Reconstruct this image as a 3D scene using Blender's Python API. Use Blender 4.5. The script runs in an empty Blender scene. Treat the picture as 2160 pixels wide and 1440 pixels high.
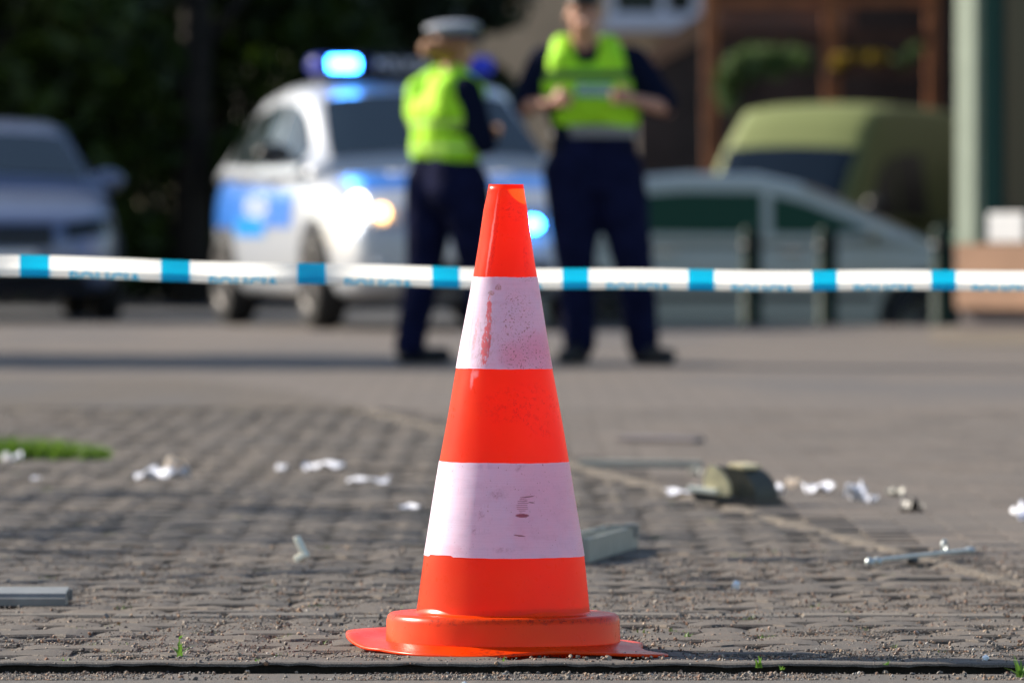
import bpy, bmesh, math, random
import numpy as np
from mathutils import Vector, Matrix, Euler
from mathutils.bvhtree import BVHTree
random.seed(7); rng = np.random.default_rng(7)
scn = bpy.context.scene
COL = scn.collection
PI = math.pi
R = math.radians

# ---------------------------------------------------------------- camera, sky, sun, exposure
F = 18000.0            # focal length in pixels of the 2160 px wide photograph
H = 0.687              # camera height
HY = 464.0             # image row of the horizon
cam = bpy.data.cameras.new("camera"); camo = bpy.data.objects.new("camera", cam); COL.objects.link(camo)
cam.lens = 300; cam.sensor_width = 36; cam.clip_start = 0.5; cam.clip_end = 1500
camo.location = (0, 0, H)
camo.rotation_euler = (PI / 2 - math.atan((720 - HY) / F), 0, 0)
cam.dof.use_dof = True; cam.dof.focus_distance = 13.5; cam.dof.aperture_fstop = 7.9; cam.dof.aperture_blades = 0
scn.camera = camo
SUN_EL, SUN_AZ = 29.0, 27.0       # elevation; degrees behind the subject, from the left
sd = Vector((-math.cos(R(SUN_AZ)) * math.cos(R(SUN_EL)), math.sin(R(SUN_AZ)) * math.cos(R(SUN_EL)), math.sin(R(SUN_EL))))
W = bpy.data.worlds.new("World"); scn.world = W; W.use_nodes = True
wn = W.node_tree.nodes; bg = wn['Background']
sky = wn.new('ShaderNodeTexSky'); sky.sky_type = 'NISHITA'; sky.sun_disc = False
sky.sun_elevation = R(SUN_EL); sky.sun_rotation = math.atan2(sd.x, sd.y)
W.node_tree.links.new(sky.outputs[0], bg.inputs[0]); bg.inputs[1].default_value = 0.088
sl = bpy.data.lights.new("sun", 'SUN'); sl.energy = 4.6; sl.angle = R(0.5); sl.color = (1.0, 0.90, 0.76)
so = bpy.data.objects.new("sun", sl); COL.objects.link(so)
so.rotation_euler = (-sd).to_track_quat('-Z', 'Y').to_euler()
scn.view_settings.view_transform = 'Standard'; scn.view_settings.look = 'None'
scn.view_settings.exposure = 1.0; scn.view_settings.gamma = 1
scn.cycles.use_denoising = True
scn.cycles.max_bounces = 8

# ---------------------------------------------------------------- helpers
def gx(px, D): return (px - 1080) / F * D
def gz(py, D): return H - (py - HY) / F * D
def gD(py): return H * F / (py - HY)
def G(px, py):
    D = gD(py); return gx(px, D), D

def props(o, label=None, cat=None, group=None, kind=None):
    if label: o['label'] = label
    if cat: o['category'] = cat
    if group: o['group'] = group
    if kind: o['kind'] = kind
    return o

def empty(name, loc=(0, 0, 0), rz=0, **k):
    o = bpy.data.objects.new(name, None); COL.objects.link(o)
    o.location = loc; o.rotation_euler = (0, 0, rz); o.empty_display_size = .2
    return props(o, **k)

def mesh_obj(name, verts, faces, mat, parent=None, smooth=False, loc=None, **k):
    me = bpy.data.meshes.new(name)
    me.from_pydata([tuple(v) for v in verts], [], [tuple(f) for f in faces]); me.update()
    return link(name, me, mat, parent, smooth, loc, **k)

def link(name, me, mat, parent=None, smooth=False, loc=None, **k):
    me.name = name
    for m in (mat if isinstance(mat, (list, tuple)) else [mat]):
        me.materials.append(m)
    if smooth: me.polygons.foreach_set('use_smooth', [True] * len(me.polygons))
    o = bpy.data.objects.new(name, me); COL.objects.link(o)
    if parent: o.parent = parent
    if loc is not None: o.location = loc
    return props(o, **k)

def from_bm(name, bm, mat, parent=None, smooth=False, loc=None, **k):
    bmesh.ops.recalc_face_normals(bm, faces=bm.faces)
    me = bpy.data.meshes.new(name); bm.to_mesh(me); bm.free()
    return link(name, me, mat, parent, smooth, loc, **k)

def bake(me, mods):
    """apply modifiers given as (type, {attr: value}) to mesh me, return a new mesh"""
    t = bpy.data.objects.new("tmp_bake", me); COL.objects.link(t)
    for ty, at in mods:
        m = t.modifiers.new(ty, ty)
        for a, v in at.items(): setattr(m, a, v)
    dg = bpy.context.evaluated_depsgraph_get(); dg.update()
    out = bpy.data.meshes.new_from_object(t.evaluated_get(dg))
    bpy.data.objects.remove(t)
    return out

def box(bm, c, s, rot=None, bevel=0):
    m = Matrix.Translation(c) @ (rot.to_matrix().to_4x4() if rot else Matrix()) @ Matrix.Diagonal((*s, 1))
    r = bmesh.ops.create_cube(bm, size=1, matrix=m)
    if bevel:
        es = list({e for v in r['verts'] for e in v.link_edges})
        bmesh.ops.bevel(bm, geom=es, offset=bevel, segments=2, affect='EDGES', profile=.5)

def cyl(bm, a, b, r1, r2=None, seg=16, caps=True):
    a, b = Vector(a), Vector(b); d = b - a
    m = Matrix.Translation((a + b) / 2) @ d.to_track_quat('Z', 'Y').to_matrix().to_4x4()
    bmesh.ops.create_cone(bm, cap_ends=caps, segments=seg, radius1=r1, radius2=r1 if r2 is None else r2, depth=d.length, matrix=m)

def ball(bm, c, s, rot=None, u=16, v=10):
    m = Matrix.Translation(c) @ (rot.to_matrix().to_4x4() if rot else Matrix()) @ Matrix.Diagonal((*s, 1))
    bmesh.ops.create_uvsphere(bm, u_segments=u, v_segments=v, radius=1, matrix=m)

def capsule(bm, a, b, ra, rb, seg=14):
    cyl(bm, a, b, ra, rb, seg); ball(bm, a, (ra,) * 3, u=seg, v=8); ball(bm, b, (rb,) * 3, u=seg, v=8)

def lathe(profile, seg=48, axis='Z'):
    vs, fs = [], []
    n = len(profile)
    for i in range(seg):
        a = 2 * PI * i / seg
        for r, z in profile:
            p = (r * math.cos(a), r * math.sin(a), z)
            vs.append(p if axis == 'Z' else (p[0], p[2], p[1]))
    for i in range(seg):
        j = (i + 1) % seg
        for k in range(n - 1):
            fs.append((i * n + k, j * n + k, j * n + k + 1, i * n + k + 1))
    return vs, fs

# ---------------------------------------------------------------- materials
class NT:
    def __init__(s, name):
        s.m = bpy.data.materials.new(name); s.m.use_nodes = True
        s.t = s.m.node_tree; s.n = s.t.nodes; s.b = s.n['Principled BSDF']
        s.tc = s.n.new('ShaderNodeTexCoord')
    def new(s, ty, **at):
        n = s.n.new(ty)
        for a, v in at.items(): setattr(n, a, v)
        return n
    def set(s, node, key, v):
        if isinstance(v, bpy.types.NodeSocket): s.t.links.new(v, node.inputs[key])
        else: node.inputs[key].default_value = v
    def noise(s, scale, detail=4, rough=.6, vec=None, sc3=None):
        n = s.new('ShaderNodeTexNoise'); n.inputs['Scale'].default_value = scale
        n.inputs['Detail'].default_value = detail; n.inputs['Roughness'].default_value = rough
        v = vec or s.tc.outputs['Object']
        if sc3:
            mp = s.new('ShaderNodeMapping'); mp.inputs['Scale'].default_value = sc3
            s.t.links.new(v, mp.inputs[0]); v = mp.outputs[0]
        s.t.links.new(v, n.inputs['Vector']); return n.outputs['Fac']
    def vor(s, scale, out='Distance', feature='F1', sc3=None, rnd=1):
        n = s.new('ShaderNodeTexVoronoi', feature=feature); n.inputs['Scale'].default_value = scale
        n.inputs['Randomness'].default_value = rnd
        v = s.tc.outputs['Object']
        if sc3:
            mp = s.new('ShaderNodeMapping'); mp.inputs['Scale'].default_value = sc3
            s.t.links.new(v, mp.inputs[0]); v = mp.outputs[0]
        s.t.links.new(v, n.inputs['Vector']); return n.outputs[out]
    def math(s, op, a, b=None, c=None, clamp=False):
        n = s.new('ShaderNodeMath', operation=op, use_clamp=clamp)
        s.set(n, 0, a)
        if b is not None: s.set(n, 1, b)
        if c is not None: s.set(n, 2, c)
        return n.outputs[0]
    def ramp(s, fac, stops, interp='LINEAR'):
        n = s.new('ShaderNodeValToRGB'); n.color_ramp.interpolation = interp
        els = n.color_ramp.elements
        while len(els) < len(stops): els.new(.5)
        for e, (p, c) in zip(els, stops):
            e.position = p; e.color = (*c, 1) if len(c) == 3 else c
        s.t.links.new(fac, n.inputs[0]); return n.outputs[0]
    def thr(s, fac, lo, hi):
        n = s.new('ShaderNodeMapRange'); n.interpolation_type = 'SMOOTHSTEP'
        s.set(n, 0, fac); n.inputs[1].default_value = lo; n.inputs[2].default_value = hi
        return n.outputs[0]
    def mix(s, fac, a, b, mode='MIX'):
        n = s.new('ShaderNodeMix', data_type='RGBA', blend_type=mode)
        s.set(n, 0, fac)
        for k, v in ((6, a), (7, b)):
            if isinstance(v, (tuple, list)): v = (*v, 1) if len(v) == 3 else v
            s.set(n, k, v)
        return n.outputs[2]
    def bump(s, h, strength=.3, dist=.01):
        n = s.new('ShaderNodeBump'); n.inputs['Strength'].default_value = strength; n.inputs['Distance'].default_value = dist
        s.t.links.new(h, n.inputs['Height']); s.t.links.new(n.outputs[0], s.b.inputs['Normal'])
    def xyz(s):
        if not hasattr(s, '_x'):
            s._x = s.new('ShaderNodeSeparateXYZ'); s.t.links.new(s.tc.outputs['Object'], s._x.inputs[0])
        return s._x.outputs
    def blob(s, x0, z0, sx, sz, rot=0):
        """soft elliptical mask on the front of an object, in its own x/z metres"""
        X, _, Z = s.xyz()
        if not hasattr(s, '_w'):
            nz = s.new('ShaderNodeTexNoise'); nz.inputs['Scale'].default_value = 130; nz.inputs['Detail'].default_value = 4; nz.inputs['Roughness'].default_value = .65
            s.t.links.new(s.tc.outputs['Object'], nz.inputs['Vector']); sp_ = s.new('ShaderNodeSeparateColor'); s.t.links.new(nz.outputs['Color'], sp_.inputs[0])
            s._w = (s.math('MULTIPLY', s.math('SUBTRACT', sp_.outputs[0], .5), .020), s.math('MULTIPLY', s.math('SUBTRACT', sp_.outputs[1], .5), .012))
        k_ = min(1, max(.12, min(sx, sz) / .012))
        X, Z = s.math('MULTIPLY_ADD', s._w[0], k_, X), s.math('MULTIPLY_ADD', s._w[1], k_, Z)
        dx, dz = s.math('SUBTRACT', X, x0), s.math('SUBTRACT', Z, z0)
        c, n = math.cos(rot), math.sin(rot)
        u = s.math('ADD', s.math('MULTIPLY', dx, c / sx), s.math('MULTIPLY', dz, n / sx))
        v = s.math('ADD', s.math('MULTIPLY', dx, -n / sz), s.math('MULTIPLY', dz, c / sz))
        d = s.math('ADD', s.math('POWER', s.math('ABSOLUTE', u), 2), s.math('POWER', s.math('ABSOLUTE', v), 2))
        return s.math('SUBTRACT', 1, d, clamp=True)

def mat(name, col, rough=.5, metal=0, spec=.5, coat=0, var=0, vscale=8, bump=0, bscale=60, emit=None, estr=0, trans=0, sheen=0):
    t = NT(name); b = t.b
    b.inputs['Roughness'].default_value = rough; b.inputs['Metallic'].default_value = metal
    b.inputs['Specular IOR Level'].default_value = spec; b.inputs['Coat Weight'].default_value = coat
    b.inputs['Base Color'].default_value = (*col, 1)
    if var:
        f = t.noise(vscale)
        c = t.mix(t.thr(f, .3, .7), [x * (1 - var) for x in col], [min(1, x * (1 + var)) for x in col])
        t.t.links.new(c, b.inputs['Base Color'])
    if bump: t.bump(t.noise(bscale, 5), bump, .01)
    if emit:
        b.inputs['Emission Color'].default_value = (*emit, 1); b.inputs['Emission Strength'].default_value = estr
    if trans: b.inputs['Transmission Weight'].default_value = trans
    return t.m

def leaf_mat(name, c1, c2, tr=.25):
    t = NT(name)
    f = t.noise(3.1, 3)
    f2 = t.noise(17, 2)
    col = t.mix(t.thr(t.math('ADD', t.math('MULTIPLY', f, .6), t.math('MULTIPLY', f2, .4)), .38, .62), c1, c2)
    t.t.links.new(col, t.b.inputs['Base Color']); t.b.inputs['Roughness'].default_value = .55
    tl = t.new('ShaderNodeBsdfTranslucent'); t.t.links.new(col, tl.inputs[0])
    mx = t.new('ShaderNodeMixShader'); mx.inputs[0].default_value = tr
    out = t.n['Material Output']
    t.t.links.new(t.b.outputs[0], mx.inputs[1]); t.t.links.new(tl.outputs[0], mx.inputs[2]); t.t.links.new(mx.outputs[0], out.inputs[0])
    return t.m

def paver_mat(name, base, warm, far=False, brick=None):
    t = NT(name)
    n1 = t.noise(0.9, 4); n2 = t.noise(420, 3, .7); n3 = t.noise(26, 5, .7)
    c = t.mix(t.thr(n1, .35, .65), base, warm)
    at = t.new('ShaderNodeAttribute', attribute_name='tone')
    if not far:
        c = t.mix(1, c, t.ramp(at.outputs['Fac'], [(0, (.72, .73, .75)), (.5, (1, .98, .96)), (1, (1.22, 1.15, 1.06))]), 'MULTIPLY')
    c = t.mix(t.math('MULTIPLY', t.thr(n3, .5, .72), .55), c, (.19, .145, .105))          # sand trodden into the surface
    c = t.mix(t.math('MULTIPLY', t.thr(n2, .5, .66), .55), c, (.27, .235, .20))       # pale aggregate
    c = t.mix(t.math('MULTIPLY', t.thr(n2, .46, .34), .6), c, (.028, .026, .025))
    h = t.math('ADD', t.math('MULTIPLY', n2, .5), t.math('MULTIPLY', n3, .5))
    if brick:
        br = t.new('ShaderNodeTexBrick'); br.inputs['Scale'].default_value = 1
        br.inputs['Brick Width'].default_value = brick[0]; br.inputs['Row Height'].default_value = brick[1]
        br.inputs['Mortar Size'].default_value = .006; br.inputs['Mortar Smooth'].default_value = .3
        br.inputs['Color1'].default_value = (.86, .86, .88, 1); br.inputs['Color2'].default_value = (1.1, 1.06, 1.0, 1); br.inputs['Mortar'].default_value = (.55, .53, .5, 1)
        t.t.links.new(t.tc.outputs['Object'], br.inputs['Vector'])
        c = t.mix(1, c, br.outputs['Color'], 'MULTIPLY')
    if far:
        st = t.noise(1, 4, .55, sc3=(.55, .16, 1))
        c = t.mix(t.math('MULTIPLY', t.thr(st, .5, .62), .5), c, (.085, .085, .09))      # darker grey streaks drawn out along y
    t.t.links.new(c, t.b.inputs['Base Color']); t.b.inputs['Roughness'].default_value = .85
    t.b.inputs['Specular IOR Level'].default_value = .3
    t.bump(h, .55, .0025)
    return t.m

M = {}
M['paver'] = paver_mat('concrete_paver', (.088, .080, .074), (.110, .094, .080))
M['paver_light'] = paver_mat('pale_concrete_block', (.125, .118, .11), (.15, .137, .12))
M['paver_brown'] = paver_mat('brown_paver', (.128, .114, .103), (.150, .127, .110))
M['road'] = paver_mat('worn_paving', (.128, .114, .106), (.150, .130, .116), far=True, brick=(.2, .1))
M['bed'] = paver_mat('sandy_bed', (.075, .064, .052), (.12, .095, .07), far=True)
M['sandy_slab'] = paver_mat('sandy_pavement', (.16, .135, .105), (.19, .16, .12), far=True, brick=(.5, .5))
M['kerb'] = paver_mat('kerb_concrete', (.125, .115, .105), (.155, .137, .118))
M['asphalt'] = mat('asphalt', (.055, .056, .06), .85, var=.25, vscale=4, bump=.4, bscale=200)
M['sand'] = mat('joint_sand', (.15, .125, .098), .95, var=.35, vscale=30, bump=.6, bscale=220)
M['shade_soil'] = mat('shade_black_soil', (.022, .020, .018), .95, bump=.5, bscale=200)  # dirt in the kerb gap, its shade put into the near-black colour
M['moss'] = leaf_mat('moss_green', (.06, .10, .02), (.14, .22, .04))
M['weed'] = leaf_mat('weed_leaf', (.10, .22, .03), (.20, .38, .05), .4)
M['grass'] = leaf_mat('grass_blade', (.07, .16, .015), (.17, .30, .03), .4)
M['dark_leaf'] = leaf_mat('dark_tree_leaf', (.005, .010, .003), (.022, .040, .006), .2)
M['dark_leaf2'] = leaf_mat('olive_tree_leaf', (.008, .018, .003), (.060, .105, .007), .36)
M['bark'] = mat('bark', (.02, .015, .011), .9, var=.4, vscale=12, bump=.6, bscale=30)
M['rubber'] = mat('tyre_rubber', (.012, .012, .013), .8, bump=.2, bscale=80)
M['rim'] = mat('alloy_rim', (.09, .085, .085), .45, metal=.7)
M['trim'] = mat('black_trim', (.012, .013, .015), .45)
M['glass'] = mat('car_glass', (.010, .016, .016), .06, spec=.4)
M['glass_blue'] = mat('windscreen_glass', (.014, .026, .038), .06, spec=.6)
M['silver'] = mat('silver_white_paint', (.46, .49, .54), .34, metal=.2, coat=.6)
M['bluegrey'] = mat('blue_grey_paint', (.15, .185, .29), .32, metal=.4, coat=.5)
M['greypaint'] = mat('grey_green_paint', (.50, .49, .40), .4, metal=.1, coat=.3)
M['olive'] = mat('yellow_green_paint', (.20, .235, .085), .5, spec=.25)
M['pblue'] = mat('police_blue_film', (.02, .17, .62), .3, coat=.5)
M['pcyan'] = mat('bright_blue_film', (.0, .30, .85), .3, coat=.5)
M['plate'] = mat('plate_white', (.8, .8, .8), .4)
M['chrome'] = mat('chrome', (.8, .8, .82), .12, metal=1)
M['lamp_glass'] = mat('headlamp_glass', (.55, .58, .6), .1, coat=1, metal=.3)
M['lamp_lit'] = mat('headlamp_lit', (1, 1, 1), .3, emit=(1, .97, .93), estr=7)
M['amber'] = mat('amber_lamp', (.9, .45, .12), .3, emit=(1, .50, .16), estr=6)
M['blue_lit'] = mat('blue_beacon_lit', (.05, .2, 1), .2, emit=(.03, .30, 1), estr=28)
M['blue_dome'] = mat('blue_dome', (.006, .012, .12), .3, emit=(.02, .06, 1), estr=.12)
M['white_text'] = mat('white_lettering', (.75, .77, .8), .5)
M['navy'] = mat('navy_cloth', (.007, .009, .034), .95, spec=.08, var=.3, vscale=9, bump=.4, bscale=25)
M['navy_shirt'] = mat('navy_jersey', (.005, .008, .024), .95, spec=.08, bump=.3, bscale=30)
M['black_leather'] = mat('black_leather', (.01, .01, .011), .45, bump=.3, bscale=60)
M['skin'] = mat('skin', (.48, .24, .16), .5, var=.08, vscale=20)
M['hair'] = mat('ginger_hair', (.26, .11, .04), .6, var=.4, vscale=60, bump=.5, bscale=80)
M['capwhite'] = mat('white_cap_cover', (.27, .30, .36), .6)
M['capblue'] = mat('dark_blue_cap_band', (.03, .04, .16), .7)
M['belt'] = mat('white_belt', (.22, .22, .22), .5)
M['wood'] = mat('stained_timber', (.36, .125, .045), .6, var=.3, vscale=5)
M['wood_dark'] = mat('dark_timber', (.085, .035, .02), .7, var=.3, vscale=4)
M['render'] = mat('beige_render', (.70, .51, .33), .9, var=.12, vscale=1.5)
M['render_dark'] = mat('dark_brown_wall', (.055, .045, .042), .9, var=.25, vscale=1.5)  # very dark brown, on porch, veranda and shop walls
M['panel'] = mat('grey_brown_panel', (.12, .10, .10), .7)
M['upvc'] = mat('window_frame_white', (.75, .77, .85), .5)
M['roof'] = mat('roof_tiles', (.16, .06, .04), .8, var=.3, vscale=6)
M['redfence'] = mat('dark_red_boards', (.045, .012, .010), .8, var=.4, vscale=5)
M['shopcol'] = mat('pale_green_paint', (.34, .40, .31), .5, var=.06, vscale=5)
M['shopgreen'] = mat('green_frame', (.07, .17, .11), .5)
M['shopglass'] = mat('shop_glass', (.010, .030, .032), .1, spec=.2)
M['plinth'] = mat('pink_plinth', (.40, .235, .15), .85, var=.1, vscale=3)
M['post'] = mat('dark_green_paint', (.002, .022, .016), .6, spec=.15)
M['yellow_flower'] = leaf_mat('yellow_petal', (.40, .28, .01), (.55, .38, .01))
M['shrub'] = leaf_mat('shrub_leaf', (.06, .13, .035), (.17, .26, .08))
M['debris_grey'] = mat('grey_plastic', (.20, .20, .19), .45, var=.12, vscale=30)
M['debris_pale'] = mat('pale_plastic', (.31, .31, .27), .5, var=.12, vscale=25)
M['debris_white'] = mat('off_white_plastic', (.85, .84, .70), .5, var=.06, vscale=40)
M['paper'] = mat('white_paper', (.72, .74, .82), .8, var=.05, vscale=20)
M['paper_tan'] = mat('cream_paper', (.66, .56, .46), .8, var=.1, vscale=20)
M['olive_plastic'] = mat('olive_plastic', (.74, .63, .36), .5, var=.15, vscale=30)
M['olive_dark'] = mat('dark_olive_plastic', (.035, .034, .020), .6, var=.2, vscale=30)
M['mauve'] = mat('mauve_plastic', (.15, .125, .125), .5)
M['alu'] = mat('scratched_aluminium', (.48, .53, .54), .35, metal=.6, var=.15, vscale=60)
M['crumb'] = mat('clear_glass_crumb', (.8, .85, .88), .1, spec=1)

# ---------------------------------------------------------------- ground
LX = lambda y: .388 - (y - 21.85) * .1          # sandy line where the two kinds of paving meet
def sstep(t): t = max(0, min(1, t)); return t * t * (3 - 2 * t)
def dip(x, y): return -.40 * sstep((y - 55.5) / 9) * sstep((x + .4) / 1.2)

SEG = [(13.285, 14.80), (14.90, 19.90), (20.0, 24.86), (24.96, 31.0)]
def block_mesh(outlines, hs, tones, bevel=.006, depth=.016, bv=None):
    V, Fc, T = [], [], []
    for o, h, tn in zip(outlines, hs, tones):
        n = len(o); b = len(V)
        cx = sum(p[0] for p in o) / n; cy = sum(p[1] for p in o) / n
        h0, tx, ty = h
        ins = []
        for i in range(n):                     # inset along corner bisectors
            p0, p1, p2 = Vector(o[i - 1]), Vector(o[i]), Vector(o[(i + 1) % n])
            e1, e2 = (p1 - p0), (p2 - p1)
            if e1.length < 1e-6 or e2.length < 1e-6: ins.append(p1); continue
            n1 = Vector((-e1.y, e1.x)).normalized(); n2 = Vector((-e2.y, e2.x)).normalized()
            bi = n1 + n2
            bi = bi / max(.3, bi.length_squared) * 2
            ins.append(p1 + bi * bevel * (bv[i] if bv else 1))
        for p in o: V.append((p[0], p[1], -depth))
        for i, p in enumerate(o): V.append((p[0], p[1], h0 - bevel * .8 * (min(bv[i], 2.0) if bv else 1) + (p[0] - cx) * tx + (p[1] - cy) * ty))
        for p in ins: V.append((p[0], p[1], h0 + (p[0] - cx) * tx + (p[1] - cy) * ty))
        for r in (0, 1):
            for i in range(n):
                j = (i + 1) % n
                Fc.append((b + r * n + i, b + r * n + j, b + (r + 1) * n + j, b + (r + 1) * n + i)); T.append(tn)
        Fc.append(tuple(b + 2 * n + i for i in range(n))); T.append(tn)
    return V, Fc, T

def add_blocks(name, outs, hs, tones, m, **k):
    V, Fc, T = block_mesh(outs, hs, tones, **k)
    o = mesh_obj(name, V, Fc, m, kind='structure')
    a = o.data.attributes.new('tone', 'FLOAT', 'FACE'); a.data.foreach_set('value', T)
    return o

g = .0015
XL, XR = -2.7, 3.2
CXs = [-.1 + g, -.089, -.076, -.062, -.042, 0, .042, .062, .076, .089, .1 - g]
WORN = [1, .62, .2, 0, 0, 0, 0, 0, .2, .62, 1]
V, Fc, T = [], [], []
for (ya, yb) in SEG:
    nrow = int((yb - ya) / .165) + 1
    for r in range(nrow):
        yc = ya + .0825 + r * .165
        x = XL + (.1 if r % 2 else 0)
        while x < XR:
            lo, hi = max(yc - .095, ya), min(yc + .095, yb)
            if hi - lo > .05 and x < LX(yc) - .06:
                h0, tx, ty = rng.normal(0, .0012), rng.normal(.004, .009), rng.normal(-.004, .010)
                c = max(.0015, rng.normal(.0060, .0012)); cl, cr2 = c * rng.uniform(.8, 1.3), c * rng.uniform(.8, 1.3)
                lim = LX(yc) - .02 - x
                b = len(V); tn = float(np.clip(rng.normal(.5, .22), 0, 1))
                bf, br = .005, .004
                for q, cx in enumerate([CXs[0]] + CXs + [CXs[-1]]):
                    skirt = q in (0, 12); w = WORN[max(0, min(10, q - 1))] * (cl if cx < 0 else cr2)
                    cxx = min(cx, lim)
                    hh = .095 if abs(cx) > .05 else .070
                    yf, yr = max(yc - hh, ya) + g, min(yc + hh, yb) - g
                    zt = lambda y: h0 + cxx * tx + (y - yc) * ty - w
                    ym = (yf + yr) / 2
                    for (y, z) in ((yf, -.018), (yf, zt(yf) - .0035), (yf + bf, zt(yf)), (ym, zt(ym) + .0006), (yr - br, zt(yr)), (yr, zt(yr) - .003), (yr, -.018)):
                        V.append((x + cxx, y, -.018 if skirt else z))
                for q in range(12):
                    for k in range(6):
                        a = b + q * 7 + k; Fc.append((a, a + 7, a + 8, a + 1)); T.append(tn)
            x += .2
o = mesh_obj('interlocking_paving_ground', V, Fc, M['paver'], kind='structure')
a_ = o.data.attributes.new('tone', 'FLOAT', 'FACE'); a_.data.foreach_set('value', T)
# pale straight courses every five metres and the brown blocks beyond the sandy line
outs, hs, tones = [], [], []
for (a, b) in zip(SEG[:-1], SEG[1:]):
    y0, y1 = a[1], b[0]; x = XL
    while x < XR:
        if x + .2 < LX(y0) - .02:
            outs.append([(x + .003, y0 + .003), (x + .197, y0 + .003), (x + .197, y1 - .003), (x + .003, y1 - .003)])
            hs.append((.001 + rng.normal(0, .001), rng.normal(0, .004), rng.normal(0, .008))); tones.append(float(np.clip(rng.normal(.6, .2), 0, 1)))
        x += .2
add_blocks('pale_paving_course_ground', outs, hs, tones, M['paver_light'])
outs, hs, tones = [], [], []
r = 0; y = 13.285
while y < 31:
    x = LX(31) - .3 + (.1 if r % 2 else 0)
    while x < 3.6:
        if x > LX(y) - .02:
            outs.append([(x + .002, y + .002), (x + .198, y + .002), (x + .198, y + .098), (x + .002, y + .098)])
            hs.append((rng.normal(0, .0006), rng.normal(0, .002), rng.normal(0, .004))); tones.append(float(np.clip(rng.normal(.5, .15), 0, 1)))
        x += .2
    y += .1; r += 1
add_blocks('brown_block_paving_ground', outs, hs, tones, M['paver_brown'], bevel=.003)
V, Fc = [], []
nxb, nyb = 360, 900
for j in range(nyb + 1):
    y = 13.285 + (31.2 - 13.285) * (j / nyb) ** 1.4
    for i in range(nxb + 1):
        x = -3.3 + 6.9 * i / nxb
        V.append((x, y, -.0065 + .0018 * math.sin(x * 23 + y * 9) * math.sin(y * 31 - x * 7) + rng.normal(0, .0007)))
for j in range(nyb):
    for i in range(nxb): a = j * (nxb + 1) + i; Fc.append((a, a + 1, a + nxb + 2, a + nxb + 1))
mesh_obj('paving_bed_ground', V, Fc, M['bed'], smooth=True, kind='structure')
for a, b in ((-40, -2.72), (3.62, 40)):
    mesh_obj('side_ground', [(a, 13.285, -.0015), (b, 13.285, -.0015), (b, 31.2, -.0015), (a, 31.2, -.0015)], [(0, 1, 2, 3)], M['road'], kind='structure')
# sandy strip along the change of paving
V, Fc = [], []
N = 260
for i in range(N + 1):
    y = 13.3 + i * (31 - 13.3) / N
    w1, w2 = .028 + .02 * math.sin(i * 1.3) * random.random() + .01 * random.random(), .026 + .03 * random.random()
    for s, z in ((-w1, -.006), (-.008, .0015), (.010, .002), (w2, -.006)): V.append((LX(y) + s, y, z + .0015 * random.random()))
for i in range(N):
    for k in range(3): a = i * 4 + k; Fc.append((a, a + 1, a + 5, a + 4))
mesh_obj('sandy_strip_ground', V, Fc, M['sand'], kind='structure')
# kerb edging and gutter slab in the foreground
def kerb_y(x): return 13.205 - .012 * x
V, Fc = [], []
N = 900
for i in range(N + 1):
    x = -6 + 12 * i / N
    e = .0012 * math.sin(x * 31) + .001 * math.sin(x * 97 + 1) * math.sin(x * 13) + random.gauss(0, .0006); y0 = kerb_y(x)
    for yy, z in ((13.281, .0008), (13.276, .0025 + e * .4), (y0 + .006, .0028 + e * .3), (y0 + e, .0004 + e * .5), (y0 - .0005 + e, -.0032 + e * .9), (y0 + .016, -.0048), (y0 + .022, -.040), (y0 - .02, -.042)):
        V.append((x, yy, z))
for i in range(N):
    for k in range(7): a = i * 8 + k; Fc.append((a, a + 8, a + 9, a + 1))
o = mesh_obj('kerb_edging_strip', V, Fc, [M['kerb'], M['shade_soil']], kind='structure')
for p in o.data.polygons: p.material_index = 1 if p.index % 7 >= 4 else 0
V, Fc = [], []
for i in range(N + 1):
    x = -6 + 12 * i / N; y0 = kerb_y(x) - .014 + .0015 * math.sin(x * 53) * math.sin(x * 17)
    for yy, z in ((y0, -.040), (y0 - .002, -.0170), (y0 - .010, -.0138 + random.gauss(0, .0002)), (10.0, -.0135)): V.append((x, yy, z))
for i in range(N):
    for k in range(3): a = i * 4 + k; Fc.append((a, a + 4, a + 5, a + 1))
mesh_obj('gutter_slab_ground', V, Fc, M['kerb'], kind='structure')
mesh_obj('near_road', [(-40, -10, -.03), (40, -10, -.03), (40, 10, -.03), (-40, 10, -.03)], [(0, 1, 2, 3)], M['asphalt'], kind='structure')
# the far paved yard, dropping to the side road on the right
V, Fc = [], []
xs = [-60, -30, -15, -8] + [-5 + .4 * i for i in range(31)] + [9, 12, 20, 35, 60]
ys = [31.0, 35, 40, 45, 50, 55] + [55.5 + .75 * i for i in range(14)] + [70, 80, 90, 110, 150, 250]
for y in ys:
    for x in xs: V.append((x, y, dip(x, y)))
nx = len(xs)
for j in range(len(ys) - 1):
    for i in range(nx - 1): a = j * nx + i; Fc.append((a, a + 1, a + nx + 1, a + nx))
o = mesh_obj('paved_yard_ground', V, Fc, [M['road'], M['asphalt']], kind='structure')
for p in o.data.polygons:
    c = p.center
    if c.y > 55.4 : p.material_index = 1

M['paver_far'] = paver_mat('brown_grey_interlocking_far', (.082, .072, .063), (.102, .086, .072), far=True, brick=(.2, .165))
mesh_obj('old_paving_ground', [(-30, 31.0, .004), (LX(31) , 31.0, .004), (LX(34) - .05, 34, .004), (LX(37) - .3, 37, .004), (-30, 38.5, .004)], [(0, 1, 2, 3, 4)], M['paver_far'], kind='structure')
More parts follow.
